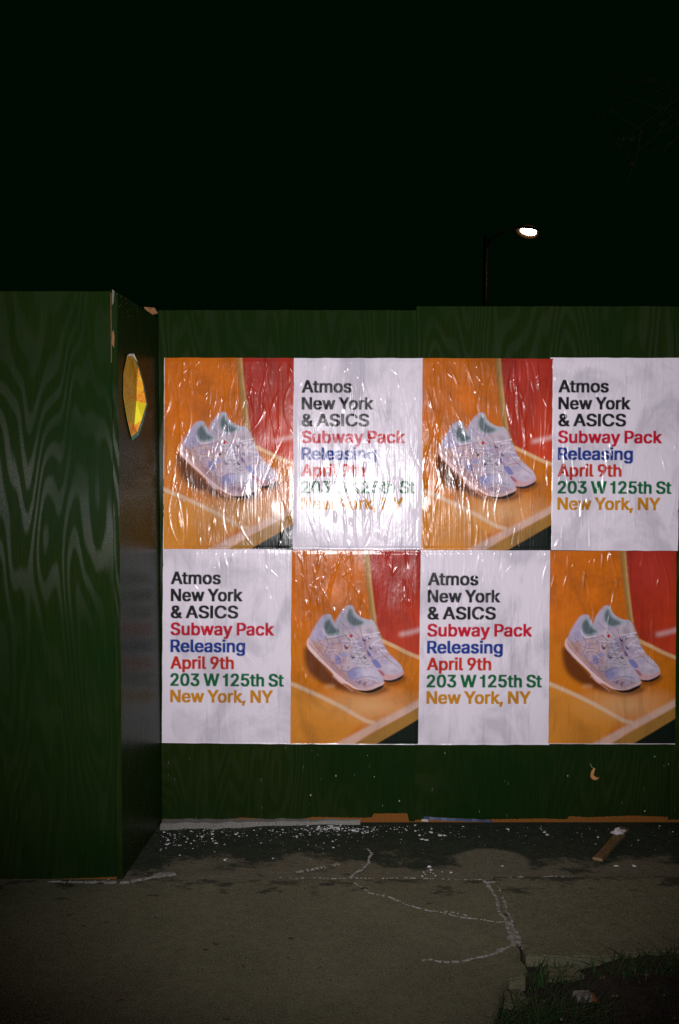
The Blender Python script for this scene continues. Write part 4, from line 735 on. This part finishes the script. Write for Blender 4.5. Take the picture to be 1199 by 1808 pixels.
    sm = np.ones(len(Q), bool); sm[-len(rim):] = False
    me.update(calc_edges=True); me.polygons.foreach_set('use_smooth', sm)
    at = me.color_attributes.new('print', 'FLOAT_COLOR', 'POINT')
    rgba = np.ones((len(co), 4), np.float32); rgba[:n, :3] = col.reshape(-1, 3); rgba[n:, :3] = PAPER
    at.data.foreach_set('color', rgba.ravel())
    me.validate()
    me.materials.append(poster_material('pasted_print', seed, wet))
    o = bpy.data.objects.new('poster', me); C.objects.link(o)
    return tag(o, label, 'poster', group)
GP, GT = 'sneaker photo posters', 'text posters'
poster([(-.828, 2.227), (-.214, 2.226), (-.221, 1.319), (-.840, 1.322)], PHO, 1, 1.0, 'wrinkled glossy poster of white sneakers on orange, top left of the grid, beside the return', GP, margin=(2, 0))
poster([(-.215, 2.225), (.395, 2.225), (.392, 1.318), (-.222, 1.319)], TXT, 2, .55, 'white poster whose coloured lettering is washed out by flash glare, top row', GT, .0034)
poster([(.394, 2.225), (1.008, 2.222), (1.007, 1.317), (.391, 1.318)], PHO, 3, .95, 'wrinkled sneaker poster in the top row between the two white lettered posters', GP, .0046)
poster([(.999, 2.227), (1.613, 2.226), (1.612, 1.314), (.998, 1.317)], TXT, 4, .48, 'white lettered poster at the right end of the top row', GT, .0034)
poster([(-.840, 1.320), (-.226, 1.319), (-.234, .384), (-.852, .390)], TXT, 5, .40, 'white lettered poster at bottom left, under the sneaker poster beside the return', GT, .0044, (0, 2))
poster([(-.227, 1.316), (.386, 1.314), (.377, .381), (-.235, .384)], PHO, 6, .85, 'sneaker poster in the bottom row, directly below the glare-washed white poster', GP, .0052, (0, 2))
poster([(.385, 1.315), (1.005, 1.314), (1.005, .381), (.376, .381)], TXT, 7, .48, 'white lettered poster in the bottom row between the two sneaker posters', GT, .0044, (0, 2))
poster([(1.004, 1.312), (1.604, 1.311), (1.610, .384), (1.004, .385)], PHO, 8, .55, 'darker sneaker poster at the bottom right end of the grid', GP, .0052, (0, 2))

# ================================================================ THINGS ON THE HOARDING
# faceted sticker curling off the return sheet; coordinates along the return (s), up (z) and away from it (o)
dr = Vector((.041, .683, 0)).normalized(); nr = Vector((dr.y, -dr.x, 0)); org = Vector((-.8965, LEFT_Y, 0))
def rp(s, z, o): return org + dr * s + nr * o + Vector((0, 0, z))
def foil(name, col, spread):
    t = NT(name); p = t.pos(); n = t.noise(p, 26, 4, .6); f = t.noise(p, 220, 2, .6)
    c = t.mix(t.mapr(n, .35, .65), tuple(col), tuple(spread)); c = t.mix(t.mapr(f, .35, .8, 0, .35), c, (.9, .7, .1))
    return t.bsdf(Base_Color=c, Roughness=.42, Specular_IOR_Level=.6, Normal=t.bump(f, .3, .002))
Fm = [foil('amber_foil', (.30, .13, .008), (.46, .25, .012)), foil('orange_foil', (.72, .12, .010), (.90, .50, .02)), foil('yellow_foil', (.80, .68, .012), (.90, .80, .03)),
      foil('olive_foil', (.36, .30, .010), (.40, .20, .012)), plain('teal_backing', (.02, .22, .15), .5, .3, 40), plain('torn_paper_edge', (.6, .55, .5), .8)]
stk = empty('sticker', rp(.28, 2.0, 0)); tag(stk, 'faceted yellow and orange sticker peeling off the narrow return sheet', 'sticker')
inv = stk.location.copy()
def along(px, o):                                          # how far back along the return a point raised by o lies, for a bearing measured from the camera's station
    k = (px - 600) / 1748.0
    return (k * (org.y + nr.y * o + 4.71) - org.x - nr.x * o) / (dr.x - k * dr.y)
P = {k: (along(px, o), z, o) for k, (px, z, o) in {'t': (228, 2.172, .006), 't2': (238, 2.180, .008), 'tr': (246, 2.135, .030), 'r1': (254, 2.070, .036), 'r': (260, 1.985, .036), 'br': (252, 1.915, .030),
     'b2': (244, 1.860, .016), 'b': (234, 1.838, .006), 'bl': (227, 1.905, .004), 'l': (220.5, 2.00, .003), 'l1': (221.5, 2.10, .003),
     'm1': (245, 2.125, .014), 'm2': (243, 1.995, .004), 'm3': (239, 1.890, .004)}.items()}
def facet(keys, m):
    pts = [rp(*P[k]) - inv for k in keys]; n = len(pts)
    back = [q - nr * .0012 for q in pts]
    mesh_obj('facet', pts + back, [tuple(range(n)), tuple(range(2 * n - 1, n - 1, -1))] + [(i, n + i, n + (i + 1) % n, (i + 1) % n) for i in range(n)], m, stk)
facet(['t', 'l1', 'l', 'm2', 'm1', 't2'], Fm[0]); facet(['l', 'bl', 'm3', 'm2'], Fm[3]); facet(['bl', 'b', 'm3'], Fm[1])
facet(['t2', 'm1', 'tr'], Fm[0]); facet(['m1', 'm2', 'r', 'r1', 'tr'], Fm[1]); facet(['m2', 'm3', 'br', 'r'], Fm[2]); facet(['m3', 'b', 'b2', 'br'], Fm[1])
ring = ['t2', 'tr', 'r1', 'r', 'br', 'b2', 'b']; off = [(1.5, .004), (2.0, .006), (2.2, .004), (2.4, 0), (2.4, -.010), (2.4, -.012), (1.0, -.016)]
bk = []
for k, (dp, dz) in zip(ring, off):
    s_, z_, o_ = P[k]; o2 = max(.002, o_ - .006); bk += [rp(s_, z_, o_ - .003) - inv, rp(along(600 + (-1748 * -(org + dr * s_ + nr * o_).x / ((org + dr * s_ + nr * o_).y + 4.71)) + dp, o2), z_ + dz, o2) - inv]
mesh_obj('backing', bk, [(2 * i, 2 * i + 1, 2 * i + 3, 2 * i + 2) for i in range(len(ring) - 1)], Fm[4], stk)
tp = [rp(along(q, o), z, o) - inv for q, z, o in ((227, 2.170, .008), (231, 2.182, .009), (239, 2.190, .012), (246, 2.150, .032), (238, 2.178, .012))]
mesh_obj('torn_rim', tp, [(0, 4, 2, 1), (4, 3, 2)], Fm[5], stk)
# dead leaf hanging on the sheet
lf = MB(); nL = 9
cxs = [(0.0, .030), (-.010, .022), (-.017, .010), (-.020, -.004), (-.018, -.017), (-.010, -.027), (.003, -.031), (.016, -.027), (.024, -.015)]
wid = [.004, .010, .013, .016, .018, .020, .019, .013, .003]
for i, ((x, z), w) in enumerate(zip(cxs, wid)):
    a, b = cxs[max(0, i - 1)], cxs[min(nL - 1, i + 1)]; d = Vector((b[0] - a[0], b[1] - a[1])).normalized(); q = Vector((-d.y, d.x))
    for s, o in ((0, .004), (.5, .009), (1, .005 + .006 * math.sin(i))):
        lf.v.append((x + q.x * w * s, -o, z + q.y * w * s))
for i in range(nL - 1):
    for k in range(2): lf.f.append((i * 3 + k, i * 3 + k + 1, i * 3 + 3 + k + 1, i * 3 + 3 + k))
leaf = empty('dead_leaf', (1.226, -.002, .238)); tag(leaf, 'small curled brown leaf stuck low on the green sheet below the posters', 'leaf')
lf.build('blade', plain('dead_leaf', (.42, .19, .05), .7, .3, 90, .3), leaf, True)
V, F = tube([(-.004, -.006, .026), (-.016, -.008, .036), (-.022, -.006, .052)], [.0009, .0008, .0005], 5); mesh_obj('stalk', V, F, plain('pale_stalk', (.5, .48, .42), .6), leaf)

# ================================================================ THINGS ON THE GROUND
M_white = plain('white_chips', (.62, .61, .63), .8, .15, 40)
ch = MB(); rc = random.Random(12)
def chip(x, y, r, z=.004):
    n = rc.randint(4, 6); V = []; a0 = rc.random() * 6
    zz = -.006 + .007 * fbm(x * 4, y * 4, 1) + .004 * fbm(x * 17, y * 17, 3) + .001
    for k in range(n):
        w = a0 + 2 * math.pi * k / n; q = r * rc.uniform(.6, 1.3)
        V.append((x + q * math.cos(w), y + q * math.sin(w), zz))
    tx, ty = rc.uniform(-.3, .3) * r, rc.uniform(-.3, .3) * r; hh = r * rc.uniform(.5, 1.2)
    hh *= .45
    T = [(x + (a - x) * .7 + tx, y + (b - y) * .7 + ty, zz + hh * rc.uniform(.7, 1.2)) for a, b, _ in V]
    ch.add(V + T, [tuple(range(n, 2 * n))] + [(k, (k + 1) % n, n + (k + 1) % n, n + k) for k in range(n)])
for k in range(230):
    chip(rc.uniform(-.84, .12), -.035 - abs(rc.gauss(0, .16)), min(.010, rc.lognormvariate(-6.1, .6)))
for cx, cy, sx, sy, n in ((-.02, -.075, .09, .022, 120), (.10, -.10, .05, .03, 20), (-.72, -.20, .09, .06, 34), (-.55, -.10, .10, .04, 34), (-.1, -.14, .12, .03, 34), (.22, -.06, .10, .03, 26), (.38, -.58, .05, .03, 14)):
    for k in range(n): chip(cx + rc.gauss(0, sx), min(-.02, cy + rc.gauss(0, sy)), min(.010, rc.lognormvariate(-5.8, .6)))
for k in range(170): chip(rc.uniform(.1, 1.7), -.03 - abs(rc.gauss(0, .13)), min(.008, rc.lognormvariate(-6.5, .6)))
for x, y, r in ((.47, -.15, .012), (.49, -.155, .009), (.43, -.12, .009), (.38, -.20, .008), (.40, -.205, .010), (.80, -.07, .010), (.965, -.11, .008), (.97, -.15, .009), (-.50, -.46, .008), (.70, -.52, .007), (1.19, -.52, .010), (1.27, -.51, .009), (.36, -.09, .008)): chip(x, y, r)
tag(ch.build('paint_chips', M_white), kind='stuff')
# dark grit and scraps on the slabs
gr = MB()
for x, y, r in [(-1.03, -1.0, .011), (-.875, -1.06, .009), (-.95, -1.09, .008), (-.475, -1.275, .012), (-.175, -1.19, .012), (.03, -.62, .016), (-.90, -.70, .014), (-.98, -.71, .022), (-.05, -.72, .03), (.10, -.76, .02), (.35, -.90, .012), (.63, -1.0, .013)] + [(rc.uniform(-1.6, .6), rc.uniform(-2.1, -.75), rc.uniform(.0015, .0045)) for k in range(150)]:
    n = 7; a0 = rc.random() * 6; e = rc.uniform(.3, .6); V = [(x + r * rc.uniform(.7, 1.3) * math.cos(a0 + k * 6.283 / n), y + e * r * rc.uniform(.7, 1.3) * math.sin(a0 + k * 6.283 / n), .001) for k in range(n)] + [(x, y, .0015 + r * .2)]
    gr.add(V, [(k, (k + 1) % n, n) for k in range(n)])
tag(gr.build('pavement_grit', plain('dark_grit', (.02, .018, .012), .8)), kind='stuff')
# split wooden lath with a scrap of paper on it
lath = empty('wooden_lath', (1.225, -.32, .012), math.atan2(.37, .224)); tag(lath, 'split brown wooden lath lying on the verge at the right', 'lath')
mb = MB(); n = 10
for i in range(n):
    xa, xb = -.215 + .43 * i / n, -.215 + .43 * (i + 1) / n
    def sec(x):
        w = .021 + .004 * fbm(x * 20, 1, 2); e = .004 * fbm(x * 11, 7, 2); t = .014 + .002 * fbm(x * 30, 4, 4)
        return [(x + .0, -w + e, 0), (x + .006, w + e, 0), (x + .004, w * .92 + e, t), (x, -w * .9 + e, t)]
    A, B = sec(xa), sec(xb); mb.add(A + B, [(0, 4, 5, 1), (1, 5, 6, 2), (2, 6, 7, 3), (3, 7, 4, 0)] + ([(0, 1, 2, 3)] if i == 0 else []) + ([(4, 7, 6, 5)] if i == n - 1 else []))
mb.build('stick', plain('weathered_lath', (.125, .078, .024), .75, .4, 45, .5), lath)
mb = MB(); mb.box(-.2155, -.2150, -.02, .022, .002, .013); mb.build('pale_end', plain('fresh_cut', (.26, .16, .08), .8), lath)
def crumple(name, sx, sy, sz, mat, loc, seed, sub=2):
    bm = bmesh.new(); bmesh.ops.create_icosphere(bm, subdivisions=sub, radius=1)
    for v in bm.verts:
        k = 1 + .55 * fbm(v.co.x * 1.7 + seed, v.co.y * 1.7, v.co.z * 1.7); v.co = Vector((v.co.x * sx * k, v.co.y * sy * k, max(-.3, v.co.z * k) * sz))
    me = bpy.data.meshes.new(name); bm.to_mesh(me); bm.free(); me.materials.append(mat)
    o = bpy.data.objects.new(name, me); C.objects.link(o); o.location = loc; return o
tag(crumple('paper_scrap', .030, .022, .018, plain('crumpled_paper', (.45, .42, .43), .85, .1), (1.283, -.215, .032), 4), 'crumpled white paper scrap lying across the wooden lath', 'paper')
# strip of blue tape along the foot of the second sheet
mb = MB(); n = 24
for i in range(n):
    xa, xb = .405 + .33 * i / n, .405 + .33 * (i + 1) / n
    f = lambda x: (.020 - .012 * (x - .405) / .33 + .002 * fbm(x * 20, 3, 3), .034 - .016 * (x - .405) / .33 + .002 * fbm(x * 16, 9, 3), -.012 - .006 * fbm(x * 12, 1, 1))
    a, b = f(xa), f(xb); mb.add([(xa, a[2], a[0] - .004), (xb, b[2], b[0] - .004), (xb, b[2] + .006, b[1] - .004), (xa, a[2] + .006, a[1] - .004)], [(0, 1, 2, 3)])
tape = empty('blue_tape', (0, 0, 0)); tag(tape, 'torn strip of blue tape along the foot of the green sheets', 'tape')
mb.build('strip', plain('blue_tape', (.006, .022, .085), .5, .3, 40), tape)
mb = MB(); mb.add([(.392, -.020, .012), (.428, -.020, .010), (.424, -.016, .020), (.396, -.016, .022)], [(0, 1, 2, 3)]); mb.build('torn_end', plain('white_tape_back', (.35, .34, .30), .7), tape)
# pit: flattened carton, leaves, weeds
cart = empty('carton', (.795, -1.535, -.036), .15); cart.scale = (.62, .62, .62); tag(cart, 'small crushed white carton lying among weeds in the planting pit', 'carton')
bm = bmesh.new(); bmesh.ops.create_cube(bm, size=1); bmesh.ops.subdivide_edges(bm, edges=bm.edges[:], cuts=3, use_grid_fill=True)
for v in bm.verts:
    v.co = Vector((v.co.x * .085 + .006 * fbm(v.co.y * 3, v.co.z * 3, 1), v.co.y * .06 + .006 * fbm(v.co.x * 3, 2, v.co.z), v.co.z * .035 + .012 + .008 * fbm(v.co.x * 3, v.co.y * 3, 5)))
me = bpy.data.meshes.new('carton_body'); bm.to_mesh(me); bm.free(); me.materials.append(plain('white_card', (.22, .21, .19), .75, .25, 50)); o = bpy.data.objects.new('carton_body', me); C.objects.link(o); o.parent = cart
mb = MB(); mb.add([(.042, -.03, -.004), (.075, -.028, -.012), (.078, .022, -.010), (.043, .026, .0), (.044, -.03, .026), (.072, -.026, .010), (.074, .02, .012), (.045, .024, .03)], [(4, 5, 6, 7), (0, 1, 5, 4), (1, 2, 6, 5), (2, 3, 7, 6)]); mb.build('flap', plain('brown_card', (.28, .10, .03), .8), cart)
gs = MB(); rg = random.Random(21)
def blade(x, y, L, lean, az, w, z):
    dx, dy = math.cos(az), math.sin(az); px, py = -dy * w, dx * w; k = len(gs.v)
    for i in range(5):
        t = i / 4; o = lean * L * t * t; hh = L * (t - .35 * lean * t * t); ww = (1 - t ** 1.6) + .05
        gs.v += [(x + dx * o + px * ww, y + dy * o + py * ww, z + hh), (x + dx * o - px * ww, y + dy * o - py * ww, z + hh)]
    gs.f += [(k + 2 * i, k + 2 * i + 1, k + 2 * i + 3, k + 2 * i + 2) for i in range(4)]
for cx, cy, n, L, sp in ((.70, -1.42, 90, .10, .05), (.62, -1.66, 120, .12, .06), (.52, -1.70, 70, .10, .05), (.72, -1.66, 120, .13, .06), (.80, -1.72, 90, .11, .05), (.93, -1.40, 60, .10, .05), (1.02, -1.38, 50, .08, .04), (1.14, -1.36, 80, .13, .05), (1.30, -1.38, 80, .14, .07), (.60, -1.80, 90, .12, .05), (.80, -1.50, 14, .10, .02), (1.2, -1.75, 40, .08, .15), (1.0, -1.6, 50, .06, .14), (1.6, -1.6, 150, .12, .25), (1.0, -2.0, 160, .12, .25)):
    for k in range(n):
        x, y = cx + rg.gauss(0, sp), cy + rg.gauss(0, sp * .7)
        if y > -1.335 or x < .49: continue
        blade(x, y, L * rg.uniform(.3, 1.0), rg.uniform(.3, 1.5), rg.random() * 6.283, rg.uniform(.0016, .0035), soil_z(x, y) - .004)
tg = NT('weed_green'); pg = tg.pos(); cg = tg.mix(tg.mapr(tg.noise(pg, 60, 3, .7), .45, .62), (.018, .068, .016), (.060, .050, .020))
tag(gs.build('grass', tg.bsdf(Base_Color=cg, Roughness=.6, Specular_IOR_Level=.2)), kind='stuff')
lt = MB()
for k in range(420):
    x, y = rg.uniform(.55, 2.2), rg.uniform(-2.2, -1.36); z = soil_z(x, y) + .004; r = rg.uniform(.003, .013); a = rg.random() * 6.28; e = rg.uniform(.25, .6)
    c, s = math.cos(a), math.sin(a); t1, t2 = rg.uniform(-.5, .9) * r, rg.uniform(-.5, .9) * r
    q = [(-r, 0, 0), (0, -r * e, t1), (r, 0, t2), (0, r * e, t1 * .3)]
    lt.add([(x + c * i - s * j, y + s * i + c * j, z + h) for i, j, h in q], [(0, 1, 2), (0, 2, 3)])
tag(lt.build('leaf_litter', plain('brown_litter', (.11, .065, .03), .85, .7, 9)), kind='stuff')
pb = MB()
for k in range(26):
    x, y = rg.uniform(.6, 1.5), rg.uniform(-1.8, -1.38); r = rg.uniform(.003, .008); z = soil_z(x, y) + r * .5
    V = [(x + r * rg.uniform(.7, 1.2) * i, y + r * rg.uniform(.7, 1.2) * j, z + r * .7 * h) for i, j, h in ((1, 0, 0), (0, 1, 0), (-1, 0, 0), (0, -1, 0), (0, 0, 1))]
    pb.add(V, [(0, 1, 4), (1, 2, 4), (2, 3, 4), (3, 0, 4)])
tag(pb.build('pebbles', plain('pale_pebble', (.30, .28, .25), .8, .4, 9)), kind='stuff')

# ================================================================ STREET LAMP BEYOND THE HOARDING
lamp = empty('street_lamp', (4.335, 25.0, -.16)); tag(lamp, 'lit street lamp on a tall pole rising beyond the hoarding', 'street lamp')
M_pole = plain('galvanised_steel', (.004, .006, .004), .55, .2, 10, 0, .3)
LH = 8.83
V, F = tube([(0, 0, 0), (0, 0, .5), (0, 0, 5), (0, 0, LH + .02)], [.12, .10, .085, .06], 12); mesh_obj('pole', V, F, M_pole, lamp, True)
V, F = tube([(0, 0, LH - .35), (.18, 0, LH - .05), (.50, 0, LH + .13), (.85, 0, LH + .22), (1.10, 0, LH + .21)], [.045, .04, .035, .03, .03], 8); mesh_obj('arm', V, F, M_pole, lamp, True)
def lens_shape(name, sx, sy, up, dn, mat, loc, parent):
    bm = bmesh.new(); bmesh.ops.create_uvsphere(bm, u_segments=20, v_segments=12, radius=1)
    for v in bm.verts: v.co = Vector((v.co.x * sx * (1 - .18 * v.co.x), v.co.y * sy, v.co.z * (up if v.co.z > 0 else dn)))
    me = bpy.data.meshes.new(name); bm.to_mesh(me); bm.free(); me.materials.append(mat); me.polygons.foreach_set('use_smooth', [True] * len(me.polygons))
    o = bpy.data.objects.new(name, me); C.objects.link(o); o.parent = parent; o.location = loc; o.rotation_euler = (0, math.radians(8), 0); return o
lens_shape('housing', .36, .16, .12, .02, M_pole, (1.30, 0, LH + .20), lamp)
def glow(name, col, st):
    t = NT(name); return t.bsdf(Base_Color=(.6, .5, .4), Emission_Color=col, Emission_Strength=st, Roughness=.3)
lens_shape('lens', .245, .12, .085, .12, glow('lamp_lens', (1.0, .80, .62), 30.0), (1.30, -.06, LH + .145), lamp)
lens_shape('halo_rim', .33, .115, .19, .20, glow('lamp_halo', (1.0, .32, .06), .045), (1.30, 0.0, LH + .15), lamp)  # dim orange shell added to imitate the warm halo around the lens

# ================================================================ TREE BEYOND THE HOARDING, its twigs in the top right corner
tree = empty('tree', (7.1, 6.2, -.16)); tag(tree, 'dim tree behind the hoarding, its twigs in the top right corner of the night sky', 'tree')
rt = random.Random(31); br = MB(); lv = MB()
def limb(p, d, L, r, lvl):
    n = 6; pts = [p]; rad = [r]
    for i in range(n):
        d = (d + Vector((rt.gauss(0, .13), rt.gauss(0, .13), rt.gauss(.02, .10)))).normalized(); p = p + d * L / n; pts.append(p); rad.append(r * (1 - .75 * (i + 1) / n))
    V, F = tube(pts, rad, 7 if lvl < 2 else 4); br.add(V, F)
    if lvl < 4:
        for k in range(5 if lvl < 3 else 3):
            i = rt.randint(2 if lvl else 3, n); q = d.orthogonal().normalized(); q.rotate(Matrix.Rotation(rt.random() * 6.283, 3, d))
            limb(pts[i], (d * .75 + q * rt.uniform(.5, 1.0) + Vector((0, 0, .12))).normalized(), L * rt.uniform(.5, .72), max(.004, rad[i] * .7), lvl + 1)
    if lvl >= 3:
        for k in range(7):
            c = pts[rt.randint(1, n)] + Vector((rt.gauss(0, .05), rt.gauss(0, .05), rt.gauss(0, .05))); s = rt.uniform(.02, .045)
            a = Vector((rt.gauss(0, 1), rt.gauss(0, 1), rt.gauss(0, 1))).normalized(); b = a.orthogonal().normalized()
            lv.add([c - a * s, c - b * s * .45, c + a * s, c + b * s * .45], [(0, 1, 2, 3)])
limb(Vector((0, 0, 0)), Vector((-.02, 0, 1)), 5.4, .17, 0)
limb(Vector((-.05, 0, 4.7)), Vector((-.72, -.1, .80)), 3.4, .08, 1)
limb(Vector((-.05, 0, 4.7)), Vector((-.80, .1, .66)), 3.2, .07, 1)
br.build('trunk', plain('bark', (.11, .09, .05), .85, .3, 20, .4), tree, True)
lv.build('crown', plain('young_leaves', (.10, .10, .03), .6, .3, 5), tree)
